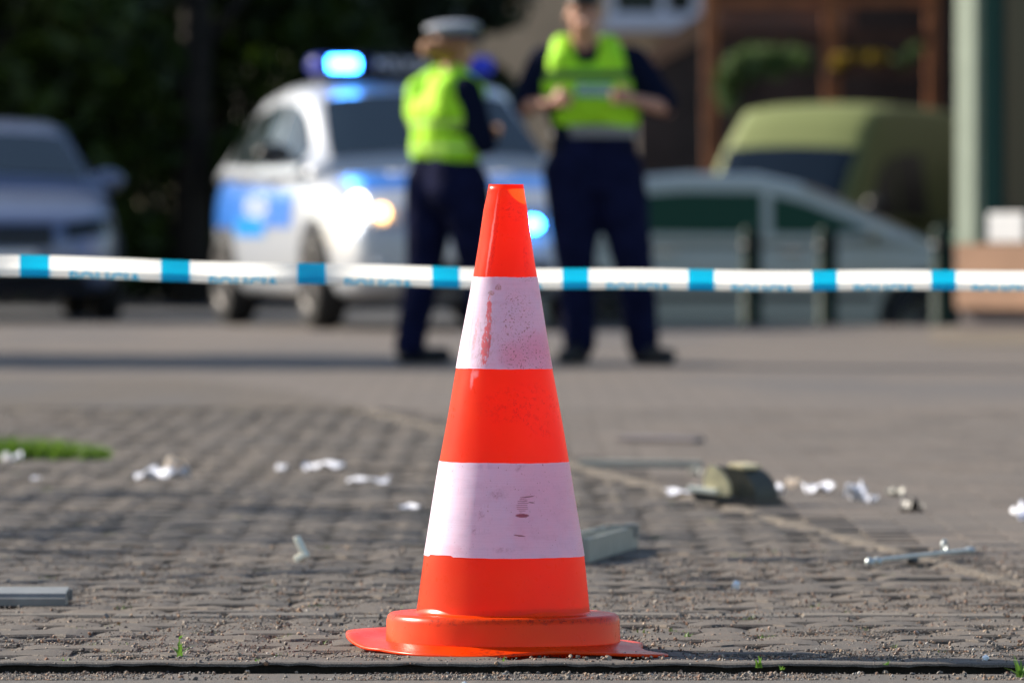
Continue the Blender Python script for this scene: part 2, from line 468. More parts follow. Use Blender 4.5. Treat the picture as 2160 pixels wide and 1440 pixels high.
# loose grit on the paving: one mass
def scatter_stones(name, n, area, smin, smax, mat_, dens=None, label=None):
    ico = bmesh.new(); bmesh.ops.create_icosphere(ico, subdivisions=1, radius=1)
    iv = np.array([v.co[:] for v in ico.verts]); iF = np.array([[v.index for v in f.verts] for f in ico.faces]); ico.free()
    V, Fc = [], []
    k = 0
    while k < n:
        x = rng.uniform(area[0], area[1]); y = area[2] + (area[3] - area[2]) * rng.random() ** 1.5
        if dens and rng.random() > dens(x, y): continue
        s = smin + (smax - smin) * rng.random() ** 2.6
        sc = s * rng.uniform(.7, 1.25, 3) * np.array([1, 1, .75])
        q = np.array(Euler(rng.uniform(0, 6, 3)).to_matrix())
        v = (iv * rng.uniform(.8, 1.15, (len(iv), 1)) * sc) @ q.T + np.array([x, y, s * .35])
        if y < kerb_y(x): v[:, 2] -= .0137
        V.append(v); Fc.append(iF + k * len(iv)); k += 1
    V = np.concatenate(V); Fc = np.concatenate(Fc)
    return mesh_obj(name, V.tolist(), Fc.tolist(), mat_, smooth=False, kind='stuff', label=label, cat='gravel')
t = NT('grit_stones'); GRIT = t.m
c = t.vor(90, 'Color'); sp = t.new('ShaderNodeSeparateColor'); t.t.links.new(c, sp.inputs[0])
cc = t.ramp(sp.outputs[0], [(0, (.05, .045, .043)), (.35, (.12, .108, .098)), (.6, (.22, .18, .145)), (.75, (.24, .12, .07)), (.88, (.34, .23, .14)), (1, (.40, .38, .35))])
t.t.links.new(cc, t.b.inputs['Base Color']); t.b.inputs['Roughness'].default_value = .7
def gdens(x, y):
    return .25 + .75 * (math.sin(x * 3.1 + y * 1.3) * math.sin(x * 7 - y * 2.2 + 1) > -.1)
scatter_stones('gravel', 11000, (-1.7, 1.7, 13.0, 18.0), .0013, .0050, t.m, gdens, 'loose sandy grit and small pebbles scattered over the near paving')

V, Fc = [], []
N = 62000
px_ = rng.uniform(-1.35, 1.35, N); py_ = 13.0 + 4.0 * rng.random(N) ** 1.7; sz = rng.uniform(.0008, .0026, N)
keep = (np.sin(px_ * 2.3 + py_ * 3.1) * np.sin(px_ * 9.1 - py_ * 5.2 + 1) + rng.random(N) * 1.1) > .60
px_, py_, sz = px_[keep], py_[keep], sz[keep]
oct_ = np.array([(1, 0, 0), (-1, 0, 0), (0, 1, 0), (0, -1, 0), (0, 0, .8), (0, 0, -.8)], float)
P_ = (oct_[None] * rng.uniform(.7, 1.3, (len(px_), 6, 3)) * sz[:, None, None])
ang_ = rng.uniform(0, 6.28, len(px_)); c_, s_ = np.cos(ang_)[:, None], np.sin(ang_)[:, None]
P_ = np.stack([P_[..., 0] * c_ - P_[..., 1] * s_ + px_[:, None], P_[..., 0] * s_ + P_[..., 1] * c_ + py_[:, None],
               P_[..., 2] + (sz * .3 - np.where(py_ < 13.205 - .012 * px_, .0135, 0))[:, None]], -1)
oF = np.array([(0, 2, 4), (2, 1, 4), (1, 3, 4), (3, 0, 4), (2, 0, 5), (1, 2, 5), (3, 1, 5), (0, 3, 5)])
mesh_obj('gravel_grit', P_.reshape(-1, 3).tolist(), (oF[None] + (np.arange(len(px_)) * 6)[:, None, None]).reshape(-1, 3).tolist(), GRIT, kind='stuff', label='fine sandy grit lying over the nearest paving and the kerb', cat='gravel')

# ---------------------------------------------------------------- traffic cone
CX, CY = gx(1061, 13.64), 13.64
def orange_mat(base=False):
    t = NT('orange_pvc_base' if base else 'orange_pvc')
    n = t.noise(14, 4); fine = t.noise(900, 2)
    c = t.mix(t.thr(n, .3, .75), (1.0, .058, .001), (1.0, .085, .003))
    sc = t.noise(60, 6, .75, sc3=(1, 1, .5)); scuff = t.thr(sc, .60, .70)
    masks = []
    if not base:
        for bl in ((.030, .372, .035, .014, -.1), (.045, .36, .045, .010, -.5), (.038, .39, .09, .04, 0), (.033, .63, .006, .035, 0),
                   (.046, .655, .012, .04, 0), (.01, .70, .03, .02, 0)):
            masks.append(t.blob(*bl))
    else:
        for bl in ((.05, .053, .22, .006, 0), (-.12, .05, .07, .008, 0), (.17, .052, .05, .01, 0), (-.01, .004, .05, .012, 0)):
            masks.append(t.blob(*bl))
    mk = masks[0]
    for m_ in masks[1:]: mk = t.math('MAXIMUM', mk, m_)
    dirt = t.math('MULTIPLY', t.math('MULTIPLY', mk, t.thr(t.noise(110, 7, .85), .50, .59)), 1)
    faint = t.math('MULTIPLY', mk, .12)
    c = t.mix(t.math('MULTIPLY', t.math('ADD', dirt, faint, clamp=True), .8), c, (.16, .012, .012))
    # pin-head specks everywhere
    sp = t.math('MULTIPLY', t.thr(t.noise(330, 2, .5), .70, .74), t.thr(t.noise(9, 2), .5, .6))
    c = t.mix(t.math('MULTIPLY', sp, .7), c, (.10, .02, .015))
    c = t.mix(t.math('MULTIPLY', scuff, .10), c, (.9, .35, .25))
    h = t.math('ADD', t.math('MULTIPLY', n, .6), t.math('MULTIPLY', fine, .02))
    if not base:   # crackled strip and pale scratch near the tip
        cr = t.math('MAXIMUM', t.blob(-.0195, .655, .0055, .075, -.14), t.blob(-.024, .62, .006, .03, -.14))
        ck = t.thr(t.noise(700, 4, .8), .48, .56)
        c = t.mix(t.math('MULTIPLY', t.thr(t.math('MULTIPLY', cr, ck), .05, .4), .9), c, (.12, .012, .01))
        w = t.blob(-.0225, .655, .0022, .085, -.14)
        c = t.mix(t.math('MULTIPLY', w, .75), c, (1, .72, .66))
        w2 = t.math('MAXIMUM', t.blob(-.052, .433, .003, .02, -.1), t.blob(-.047, .440, .006, .009, -.5))
        c = t.mix(t.math('MULTIPLY', w2, .7), c, (.95, .7, .75))
        h = t.math('ADD', h, t.math('MULTIPLY', t.math('MULTIPLY', cr, t.noise(700, 4, .8)), .5))
    t.t.links.new(c, t.b.inputs['Base Color'])
    t.t.links.new(t.math('ADD', .20, t.math('MULTIPLY', t.noise(40, 5), .2)), t.b.inputs['Roughness'])
    t.b.inputs['Specular IOR Level'].default_value = .3 if base else .5
    t.bump(h, .12, .004)
    tl = t.new('ShaderNodeBsdfTranslucent'); tl.inputs[0].default_value = (1, .075, .006, 1)
    mx = t.new('ShaderNodeMixShader'); mx.inputs[0].default_value = .3 if base else .62
    t.t.links.new(t.b.outputs[0], mx.inputs[1]); t.t.links.new(tl.outputs[0], mx.inputs[2])
    t.t.links.new(mx.outputs[0], t.n['Material Output'].inputs[0])
    return t.m

def band_mat(which):
    t = NT('white_reflective_film_' + ('upper' if which else 'lower'))
    X, _, Z = t.xyz()
    n = t.noise(22, 3)
    c = t.mix(t.thr(n, .3, .7), (.84, .77, 1.0), (.92, .77, .98))
    c = t.mix(t.math('MULTIPLY', t.thr(t.noise(1, 5, .7, sc3=(26, 26, 60)), .50, .68), .22), c, (.50, .40, .58))
    c = t.mix(t.math('MULTIPLY', t.thr(t.noise(1, 3, .6, sc3=(500, 500, 45)), .60, .70), .25), c, (.45, .36, .50))
    def masks(lst):
        mk = None
        for bl in lst:
            b_ = t.blob(*bl); mk = b_ if mk is None else t.math('MAXIMUM', mk, b_)
        return mk
    specks = t.thr(t.noise(420, 4, .7), .60, .66)
    weave = t.math('MULTIPLY', t.noise(1, 2, sc3=(14, 14, 1500)), 1)
    c = t.mix(t.math('MULTIPLY', t.thr(weave, .35, .7), .22), c, (.62, .48, .66))
    if which:
        pink = masks([(.05, .480, .05, .035, .2), (.068, .475, .03, .05, 0), (.02, .47, .035, .03, 0)])
        c = t.mix(t.math('MULTIPLY', pink, .45), c, (.85, .22, .40))
        red = masks([(-.027, .513, .0050, .062, -.05), (-.030, .488, .008, .04, -.12)])
        streak = t.thr(t.noise(1, 3, .6, sc3=(420, 420, 110)), .36, .56)
        c = t.mix(t.math('MULTIPLY', t.thr(t.math('MULTIPLY', red, streak), .05, .35), .85), c, (.85, .10, .10))
        red2 = masks([(-.0475, .50, .003, .05, -.15)])
        c = t.mix(t.math('MULTIPLY', t.math('MULTIPLY', red2, streak), .6), c, (.85, .25, .25))
        seam = masks([(-.053, .515, .0014, .085, -.13)])
        c = t.mix(t.math('MULTIPLY', seam, .55), c, (.42, .38, .40))
        hair = masks([(-.030, .495, .022, .06, -.2)])
        ang = t.noise(1, 2, .5, sc3=(300, 300, 140))
        c = t.mix(t.math('MULTIPLY', t.math('MULTIPLY', hair, t.thr(ang, .52, .62)), .5), c, (.40, .30, .34))
        grime = masks([(.022, .485, .04, .045, 0), (.02, .53, .03, .05, 0), (.05, .467, .045, .03, 0), (.03, .592, .02, .006, 0)])
        c = t.mix(t.math('MULTIPLY', t.math('MULTIPLY', t.thr(grime, .0, .5), t.thr(t.noise(330, 3, .75), .575, .63)), .9), c, (.16, .07, .08))
        brown = masks([(-.011, .578, .006, .0055, 0), (-.0225, .569, .006, .004, 0)])
        c = t.mix(t.math('MULTIPLY', t.math('MULTIPLY', t.thr(brown, 0, .4), t.thr(t.noise(900, 3, .8), .45, .55)), .9), c, (.17, .12, .05))
        rough, sm = .42, 1
    else:
        pink = masks([(.07, .24, .07, .09, 0), (.035, .21, .03, .06, 0), (-.085, .16, .03, .012, 0)])
        c = t.mix(t.math('MULTIPLY', pink, .30), c, (.85, .42, .58))
        dark = masks([(.029, .2175, .012, .0035, 0), (.038, .247, .012, .0012, .13), (.025, .186, .011, .0014, -.12), (.044, .238, .006, .0010, -.1),
                      ])
        c = t.mix(t.math('MULTIPLY', t.thr(t.math('MULTIPLY', dark, t.noise(1, 3, .7, sc3=(120, 120, 1400))), .03, .26), .92), c, (.06, .03, .07))
        lad = masks([(.029, .234, .010, .013, 0)])
        st = t.math('SINE', t.math('MULTIPLY', Z, 2100))
        c = t.mix(t.math('MULTIPLY', t.math('MULTIPLY', t.thr(lad, 0, .3), t.thr(st, .1, .8)), .8), c, (.14, .07, .13))
        smu = masks([(-.010, .250, .020, .010, .2), (.025, .293, .012, .006, .6), (.034, .243, .010, .008, 0), (-.036, .217, .007, .009, -.4), (-.047, .193, .006, .009, -.2), (.0, .163, .02, .006, 0)])
        c = t.mix(t.math('MULTIPLY', t.math('MULTIPLY', smu, t.thr(t.noise(200, 5, .8), .40, .66)), .6), c, (.26, .18, .30))
        sp2 = t.math('MULTIPLY', t.thr(t.noise(300, 2, .5), .68, .72), t.thr(t.noise(14, 2), .40, .55))
        c = t.mix(t.math('MULTIPLY', sp2, .9), c, (.22, .12, .18))
        seam = masks([(-.102, .22, .0016, .085, -.17)])
        c = t.mix(t.math('MULTIPLY', t.math('MULTIPLY', seam, t.thr(t.math('SINE', t.math('MULTIPLY', Z, 1900)), -.2, .4)), .5), c, (.55, .52, .60))
        rough = .38
    t.t.links.new(c, t.b.inputs['Base Color']); t.b.inputs['Roughness'].default_value = rough
    t.bump(t.math('ADD', n, t.math('MULTIPLY', t.noise(300, 3), .05)), .1, .004)
    tl = t.new('ShaderNodeBsdfTranslucent'); tl.inputs[0].default_value = (.85, .62, 1, 1)
    mx = t.new('ShaderNodeMixShader'); mx.inputs[0].default_value = .24
    t.t.links.new(t.b.outputs[0], mx.inputs[1]); t.t.links.new(tl.outputs[0], mx.inputs[2])
    t.t.links.new(mx.outputs[0], t.n['Material Output'].inputs[0])
    return t.m

prof = [(.139, .056), (.128, .150), (.1035, .300), (.077, .448), (.0512, .594), (.0415, .652), (.0345, .705), (.0302, .725), (.0277, .742)]
pz = [p[1] for p in prof]; pr = [p[0] for p in prof]
def cr_(z): return float(np.interp(z, pz, pr))
cone = empty('traffic_cone', (CX, CY, .002), 0, label='tall orange traffic cone with two scuffed white reflective bands, standing on the near paving', cat='traffic cone')
cone.rotation_euler = (R(.3), R(.35), 0)
def dent(a, z, r):     # slightly uneven moulding: shallow waves and the pinch near the tip
    d = .0006 * math.sin(3 * a + 9 * z) + .0004 * math.sin(5 * a - 30 * z)
    fa = (a + PI / 2 + .55) % (2 * PI)
    return r + d - .0018 * math.exp(-((z - .69) / .02) ** 2) * (math.cos(a + PI / 2) ** 2)
def shell(zs, seg=160, off=0.0, edge=0):
    vs, fs = [], []
    for k, z in enumerate(zs):
        for i in range(seg):
            a = 2 * PI * i / seg
            zz = z
            if edge and k in (0, len(zs) - 1):
                zz += .0003 * math.sin(a * 5 + k) + .00015 * math.sin(a * 23) + (.0025 if (k == 0 and edge == 2 and 3.55 < a < 4.02) else 0)
            r = dent(a, zz, cr_(zz)) + off
            vs.append((r * math.cos(a), r * math.sin(a), zz))
    n = seg
    for k in range(len(zs) - 1):
        for i in range(n):
            j = (i + 1) % n; fs.append((k * n + i, k * n + j, (k + 1) * n + j, (k + 1) * n + i))
    return vs, fs
zs = list(np.linspace(.056, .742, 70))
vo, fo = shell(zs); n = 160
vi, fi = shell([.737, .7385, .740, .742], off=-.0028)       # the moulding is thin PVC; its rolled-in lip shows at the open tip
base = len(vo); vs = vo + vi
fs = fo + [tuple(base + q for q in reversed(f)) for f in fi]
top = (len(zs) - 1) * n; tb = base + 3 * n
for i in range(n): j = (i + 1) % n; fs.append((top + i, top + j, tb + j, tb + i))
OM = orange_mat()
mesh_obj('cone_shell', vs, fs, OM, cone, smooth=True)
v, f = shell(list(np.linspace(.4485, .5945, 24)), off=.0006, edge=1)
mesh_obj('reflective_band', v, f, band_mat(True), cone, smooth=True, label='upper white band, grimy with a red vertical scrape')
v, f = shell(list(np.linspace(.150, .3000, 24)), off=.0006, edge=2)
mesh_obj('reflective_band', v, f, band_mat(False), cone, smooth=True, label='lower white band with dark scuff marks in its middle')
OB = orange_mat(True)
v, f = lathe([(.1362, .070), (.1385, .0600), (.1430, .0570), (.172, .0580), (.180, .0570), (.1845, .0530), (.1865, .046), (.1875, .014), (.1885, .0085), (.180, .0075)], 160)
mesh_obj('base_ring', v, f, OB, cone, smooth=True)
# warped, blunt-cornered base flange
vs, fs = [], []; seg = 200
def fl_r(a):
    k = 0
    for ca, w, sp in ((-38, .100, 15), (51, .07, 26), (146, .046, 44), (246, .034, 26)):
        d = abs((math.degrees(a) - ca + 180) % 360 - 180); k = max(k, w * math.exp(-(d / sp) ** 2))
    return .222 + k
def fl_z(a, r):
    t_ = min(1, max(0, (r - .187) / .05)); left = sstep((-math.cos(a) - .2) / .5)
    z = .003 + .008 * (1 - t_) ** 1.5
    z += left * t_ * .019 * sstep((math.sin(a) + .45) / .8)
    z += .0022 * t_ * math.sin(5 * a + 1) * (1 - left) * (1 if math.sin(a) < 0 else .4)
    return z - .002 * t_ * math.exp(-((math.degrees(a) - 250) / 22) ** 2)
rings = 8
for k in range(rings + 1):
    for i in range(seg):
        a = 2 * PI * i / seg; R_ = fl_r(a); r = .182 + (R_ - .182) * k / rings
        vs.append((r * math.cos(a), r * math.sin(a), fl_z(a, r) + .0025 + (-.0008 if k == rings else 0)))
for k in range(rings, -1, -1):
    for i in range(seg):
        a = 2 * PI * i / seg; R_ = fl_r(a); r = .182 + (R_ - .182) * k / rings
        vs.append((r * math.cos(a), r * math.sin(a), fl_z(a, r) - .0022))
tot = 2 * rings + 2
for k in range(tot):
    k2 = (k + 1) % tot
    for i in range(seg): j = (i + 1) % seg; fs.append((k * seg + i, k * seg + j, k2 * seg + j, k2 * seg + i))
mesh_obj('base_flange', vs, fs, OB, cone, smooth=True)

# ---------------------------------------------------------------- barrier tape
TK = [(-4200, 470), (-700, 548), (0, 560), (370, 570), (657, 578), (940, 584), (1214, 588), (1479, 590), (1739, 591), (1990, 592), (2160, 591), (2900, 578), (6200, 470)]
def tape_pt(s):      # s: image column of the tape's centre line
    D = 17.35 + 1.35 * (s / 2160.0) ** 1.0
    return gx(s, D), D, gz(float(np.interp(s, [a for a, _ in TK], [b for _, b in TK])), D)
ss = np.linspace(-4200, 6200, 2600); pts = np.array([tape_pt(s) for s in ss])
k5 = np.ones(41) / 41; pad = np.pad(pts[:, 2], 20, mode='edge'); pts[:, 2] = np.convolve(pad, k5, 'valid')
al = np.concatenate([[0], np.cumsum(np.linalg.norm(np.diff(pts, axis=0), axis=1))])
def at_len(L):
    return np.array([np.interp(L, al, pts[:, i]) for i in range(3)])
def tape_xyz(L, v, off=0):   # v: 0 at the top edge .. .075 at the hem, folded back under at .046
    p = at_len(L); lean = .25 + .25 * math.sin(L * 1.1 + .6)
    if v < .043: y, z = math.sin(v / .043 * PI) * -.003 - off + lean * .004 * v / .043, .0215 - v
    else:
        w = v - .043; ang = min(w / .004, PI); 
        y, z = .002 + .004 * math.sin(ang / 2) + max(0, w - .0125) * .25 - off * math.cos(ang), -.0215 + .004 * (1 - math.cos(ang)) * .4 + max(0, w - .0125) * .95 - .002 * math.sin(ang)
    return (p[0], p[1] + y, p[2] + z + .0015 * math.sin(L * 9))
BLK = [float(np.interp(q, ss, al)) for q in (-1190, -860, -530, -225, 73, 370, 657, 940, 1214, 1479, 1739, 1990, 2236, 2475, 2710, 2940, 3165)]
tape = empty('barrier_tape', (0, 0, 0), label='white and blue police barrier tape stretched across the yard behind the cone', cat='barrier tape')
vv = [0, .005, .012, .02, .028, .036, .043, .045, .047, .050, .056, .066, .075]
def strip(name, a, b, off, m, v0=0, v1=.075, parent=tape, n=None):
    n = n or max(2, int((b - a) / .01)); vl = [v for v in vv if v0 <= v <= v1]
    V = [tape_xyz(a + (b - a) * i / n, v, off) for i in range(n + 1) for v in vl]; q = len(vl)
    Fc = [(i * q + k, (i + 1) * q + k, (i + 1) * q + k + 1, i * q + k + 1) for i in range(n) for k in range(q - 1)]
    return mesh_obj(name, V, Fc, m, parent, smooth=True)
t = NT('tape_white_film'); t.b.inputs['Base Color'].default_value = (.80, .80, .79, 1); t.b.inputs['Roughness'].default_value = .4
t.bump(t.noise(30, 3), .3, .004)
tl = t.new('ShaderNodeBsdfTranslucent'); tl.inputs[0].default_value = (.95, .95, .93, 1); mx = t.new('ShaderNodeMixShader'); mx.inputs[0].default_value = .45
t.t.links.new(t.b.outputs[0], mx.inputs[1]); t.t.links.new(tl.outputs[0], mx.inputs[2]); t.t.links.new(mx.outputs[0], t.n['Material Output'].inputs[0])
TW = t.m
t = NT('tape_blue_film'); t.b.inputs['Base Color'].default_value = (.0, .45, .95, 1); t.b.inputs['Roughness'].default_value = .4
tl = t.new('ShaderNodeBsdfTranslucent'); tl.inputs[0].default_value = (.0, .75, 1, 1); mx = t.new('ShaderNodeMixShader'); mx.inputs[0].default_value = .5
t.t.links.new(t.b.outputs[0], mx.inputs[1]); t.t.links.new(tl.outputs[0], mx.inputs[2]); t.t.links.new(mx.outputs[0], t.n['Material Output'].inputs[0])
TB = t.m
strip('tape_film', 0.0, float(al[-1]), 0, TW)

def text_mesh(body, size, bold=0):
    cu = bpy.data.curves.new('txt', 'FONT'); cu.body = body; cu.size = size; cu.align_x = 'CENTER'; cu.offset = bold; cu.resolution_u = 2
    t_ = bpy.data.objects.new('tmp_txt', cu); COL.objects.link(t_)
    dg = bpy.context.evaluated_depsgraph_get(); dg.update()
    me = bpy.data.meshes.new_from_object(t_.evaluated_get(dg)); bpy.data.objects.remove(t_); bpy.data.curves.remove(cu)
    bm = bmesh.new(); bm.from_mesh(me)
    bmesh.ops.triangulate(bm, faces=bm.faces)
    es = [e for e in bm.edges if e.calc_length() > size * .2]
    for _ in range(2):
        bmesh.ops.subdivide_edges(bm, edges=[e for e in bm.edges if e.calc_length() > size * .18], cuts=1)
        bmesh.ops.triangulate(bm, faces=bm.faces)
    bm.to_mesh(me); bm.free(); me.materials.clear()
    return me
letters = text_mesh('POLICJA', .040, .0009)
xs_ = [v.co.x for v in letters.vertices]; tw = max(xs_) - min(xs_)
for k in range(len(BLK) - 1):
    step = BLK[k + 1] - BLK[k]; a = BLK[k] - step * .105
    strip('blue_block', a, a + step * .21, .0006, TB)
    me = letters.copy(); c0 = BLK[k] + .5 * step
    for v in me.vertices:
        X = v.co.x * step * .52 / tw + c0; V_ = .058 - v.co.y
        v.co = tape_xyz(X, V_, .0008)
    link('tape_lettering', me, TB, tape)

# ---------------------------------------------------------------- vehicles
def bvh_of(me):
    return BVHTree.FromPolygons([v.co.copy() for v in me.vertices], [tuple(p.vertices) for p in me.polygons])
def patch(name, bvh, origins, d, off, m, parent, thick=0, **k):
    """a panel laid on the body: origins is a 2-D list of points, cast along d"""
    nu, nv = len(origins), len(origins[0]); V = []
    d = Vector(d).normalized(); ok = []
    for row in origins:
        for p in row:
            h, nrm, i_, _ = bvh.ray_cast(Vector(p) - d * 4, d)
            if h is None: V.append(None)
            else: V.append(h - d * off)
    Fc = []
    for i in range(nu - 1):
        for j in range(nv - 1):
            q = (i * nv + j, i * nv + j + 1, (i + 1) * nv + j + 1, (i + 1) * nv + j)
            if all(V[a] is not None for a in q): Fc.append(q)
    V = [v if v is not None else Vector((0, 0, .5)) for v in V]
    used = sorted({a for q in Fc for a in q}); mp = {a: i for i, a in enumerate(used)}
    if not Fc: return None
    return mesh_obj(name, [V[a] for a in used], [tuple(mp[a] for a in q) for q in Fc], m, parent, smooth=True, **k)

def loft(secs, cap=True):
    n = len(secs[0]); V = [p for s in secs for p in s]; Fc = []
    for i in range(len(secs) - 1):
        for k in range(n):
            l = (k + 1) % n; Fc.append((i * n + k, i * n + l, (i + 1) * n + l, (i + 1) * n + k))
    if cap: Fc.append(tuple(range(n))[::-1]); Fc.append(tuple((len(secs) - 1) * n + k for k in range(n)))
    return V, Fc

def wheel(parent, x, y, r=.31, w=.2):
    s = 1 if y > 0 else -1
    pr_ = [(r * .62, -w / 2), (r * .9, -w / 2), (r * .98, -w * .38), (r, -w * .2), (r, w * .2), (r * .98, w * .38), (r * .9, w / 2), (r * .62, w / 2), (r * .6, 0)]
    v, f = lathe(pr_ + [pr_[0]], 40, 'Y')
    wh = mesh_obj('wheel', v, f, M['rubber'], parent, smooth=True, loc=(x, y, r))
    bm = bmesh.new()
    cyl(bm, (0, s * w * .2, 0), (0, s * w * .34, 0), r * .18, seg=20)
    for k in range(5):
        a = k * 2 * PI / 5
        for off in (-.09, .09):
            capsule(bm, (math.cos(a) * r * .12, s * w * .32, math.sin(a) * r * .12), (math.cos(a + off) * r * .6, s * w * .40, math.sin(a + off) * r * .6), .016, .014, 8)
    v2, f2 = lathe([(r * .64, w * .5 * s), (r * .66, w * .42 * s), (r * .60, w * .34 * s), (r * .58, -w * .3 * s), (r * .60, w * .5 * s), (r * .64, w * .5 * s)], 40, 'Y')
    me = bpy.data.meshes.new('x'); me.from_pydata(v2, [], f2); bm.from_mesh(me); bpy.data.meshes.remove(me)
    from_bm('rim', bm, M['rim'], wh, smooth=True)
    return wh

def vehicle(name, label, cat, loc, rz, body, cabin, paint, opts):
    root = empty(name, loc, rz, label=label, cat=cat, group=opts.get('group'))
    bx_ = [s[0] for s in body]
    fz = lambda x: float(np.interp(x, bx_, [s[2] for s in body])); fw = lambda x: float(np.interp(x, bx_, [s[3] for s in body]))
    secs = []
    for (x, zb, zd, w) in body:
        h = zd - zb
        half = [(w * .80, zb), (w * .955, zb + .05 * h), (w * .985, zb + .22 * h), (w, zb + .5 * h), (w * .985, zb + .76 * h), (w * .945, zb + .90 * h), (w * .87, zd - .01), (w * .55, zd + .012)]
        secs.append([(x, 0, zb)] + [(x, a, b) for a, b in half] + [(x, 0, zd + .02)] + [(x, -a, b) for a, b in reversed(half)])
    V, Fc = loft(secs); me = bpy.data.meshes.new('b'); me.from_pydata(V, [], Fc)
    bm = bmesh.new(); bm.from_mesh(me); bmesh.ops.recalc_face_normals(bm, faces=bm.faces); bm.to_mesh(me); bm.free()
    me = bake(me, [('SUBSURF', dict(levels=2, render_levels=2))])
    wb, wr = opts['wheelbase'] / 2, opts.get('wheel_r', .31)
    full = bvh_of(me)
    cut = bmesh.new()
    for x in (-wb, wb):
        for s in (-1, 1): cyl(cut, (x, s * (opts['track'] - .16), wr + .01), (x, s * 1.3, wr + .01), wr + .055, seg=40)
    cm = bpy.data.meshes.new('c'); cut.to_mesh(cm); cut.free(); co = bpy.data.objects.new('tmp_cut', cm); COL.objects.link(co)
    me2 = bake(me, [('BOOLEAN', dict(object=co, operation='DIFFERENCE', solver='EXACT'))]); bpy.data.objects.remove(co)
    if len(me2.polygons) < 50: me2 = me
    bo = link('car_body', me2, paint, root, smooth=True)
    for x in (-wb, wb):
        for s in (-1, 1):
            wheel(root, x, s * opts['track'], wr)
    bm = bmesh.new(); box(bm, (0, 0, .26), (opts['wheelbase'] + .9, 1.1, .14)); from_bm('underbody', bm, M['trim'], root)
    # cabin
    cx_ = [s[0] for s in cabin]
    cz = lambda x: float(np.interp(x, cx_, [s[1] for s in cabin])); cw = lambda x: float(np.interp(x, cx_, [s[2] for s in cabin])); cwr = lambda x: float(np.interp(x, cx_, [s[3] for s in cabin]))
    secs = []
    fine = sorted(set(list(np.linspace(cx_[0], cx_[-1], 26)) + cx_))
    for x in fine:
        zr, wb_, wt = cz(x), cw(x), cwr(x); zb = fz(x) - .06; e = min(.09, max(.01, (zr - zb) * .2))
        half = [(wb_, zb), (wb_ * .995, zb + .05), (wb_ + (wt - wb_) * .5, zb + (zr - e - zb) * .5 + .02), (wt, zr - e), (wt - .035, zr - e * .35), (wt * .80, zr), (wt * .4, zr + .018)]
        secs.append([(x, 0, zb)] + [(x, a, b) for a, b in half] + [(x, 0, zr + .025)] + [(x, -a, b) for a, b in reversed(half)])
    V, Fc = loft(secs); cme = bpy.data.meshes.new('cab'); cme.from_pydata(V, [], Fc)
    bm = bmesh.new(); bm.from_mesh(cme); bmesh.ops.recalc_face_normals(bm, faces=bm.faces); bm.to_mesh(cme); bm.free()
    cb = bvh_of(cme); link('roof', cme, paint, root, smooth=True)
    G_ = opts.get('glass', M['glass'])
    # windscreen and rear window: the sloping ends of the cabin
    for nm, (xa, xb), yw in (('windscreen', opts['screen'], opts.get('yw', .88)), ('rear_window', opts['rear'], .84)):
        rows = []
        for i in range(13):
            x = xa + (xb - xa) * i / 12
            w_ = cwr(x) * yw + (cw(x) - cwr(x)) * (.5 if nm == 'windscreen' else .2) * abs((x - xa) / (xb - xa))
            rows.append([(x, w_ * (j / 12 * 2 - 1), 1) for j in range(13)])
        patch(nm, cb, rows, (0, 0, -1), .012, opts.get('wglass', M['glass_blue']) if nm == 'windscreen' else G_, root)
    for s in (-1, 1):
        for (xa, xb) in opts['side']:
            rows = []
            for i in range(13):
                x = xa + (xb - xa) * i / 12; lo = max(fz(x) + .03, opts.get('belt', 0)); hi = max(lo + .01, cz(x) - opts.get('head', .125))
                rows.append([(x, 0, lo + (hi - lo) * j / 6) for j in range(7)])
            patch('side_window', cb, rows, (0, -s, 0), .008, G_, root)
        # mirror
        mx_ = opts['mirror']
        bm = bmesh.new(); ball(bm, (mx_[0], s * (mx_[1] + .13), mx_[2]), (.07, .12, .075)); cyl(bm, (mx_[0], s * (mx_[1] - .04), mx_[2] - .05), (mx_[0], s * (mx_[1] + .08), mx_[2] - .02), .02)
        mo = from_bm('wing_mirror', bm, opts.get('mirror_mat', paint), root, smooth=True)
    return root, full, cb, bo

def front_patch(root, bvh, name, y0, y1, z0, z1, m, off=.01, d=(-1, 0, 0), n=9, shape=None, **k):
    rows = []
    for i in range(n):
        y = y0 + (y1 - y0) * i / (n - 1)
        a, b = (z0, z1) if shape is None else shape(i / (n - 1))
        rows.append([(2, y, a + (b - a) * j / (n - 1)) for j in range(n)])
    return patch(name, bvh, rows, d, off, m, root, **k)

# police hatchback
hatch_body = [(-2.12, .42, .86, .60), (-2.06, .28, .98, .76), (-1.8, .20, 1.02, .85), (-1.2, .18, 1.01, .89), (-.4, .18, 1.0, .90), (.4, .18, 1.0, .90), (.95, .18, 1.02, .895), (1.35, .18, .96, .88),
              (1.75, .18, .87, .84), (2.02, .20, .76, .76), (2.14, .30, .60, .62)]
hatch_cab = [(-2.0, 1.03, .78, .70), (-1.85, 1.20, .80, .68), (-1.55, 1.36, .83, .67), (-1.1, 1.49, .85, .675), (-.4, 1.56, .86, .685), (.1, 1.55, .86, .68), (.38, 1.47, .86, .675), (1.12, 1.04, .84, .72)]
pc, pb, pcb, pbo = vehicle('police_car', 'silver police hatchback with blue stripe, lit blue roof beacon and headlights, parked behind the officers', 'car',
    (-.72, 54.95, 0), math.atan2(-.97, .242), hatch_body, hatch_cab, M['silver'],
    dict(wheelbase=2.6, track=.80, screen=(.40, 1.04), rear=(-1.72, -1.96), side=[(-1.50, -1.02), (-.96, -.10), (-.03, .74)], mirror=(.72, .86, 1.10), mirror_mat=M['trim']))
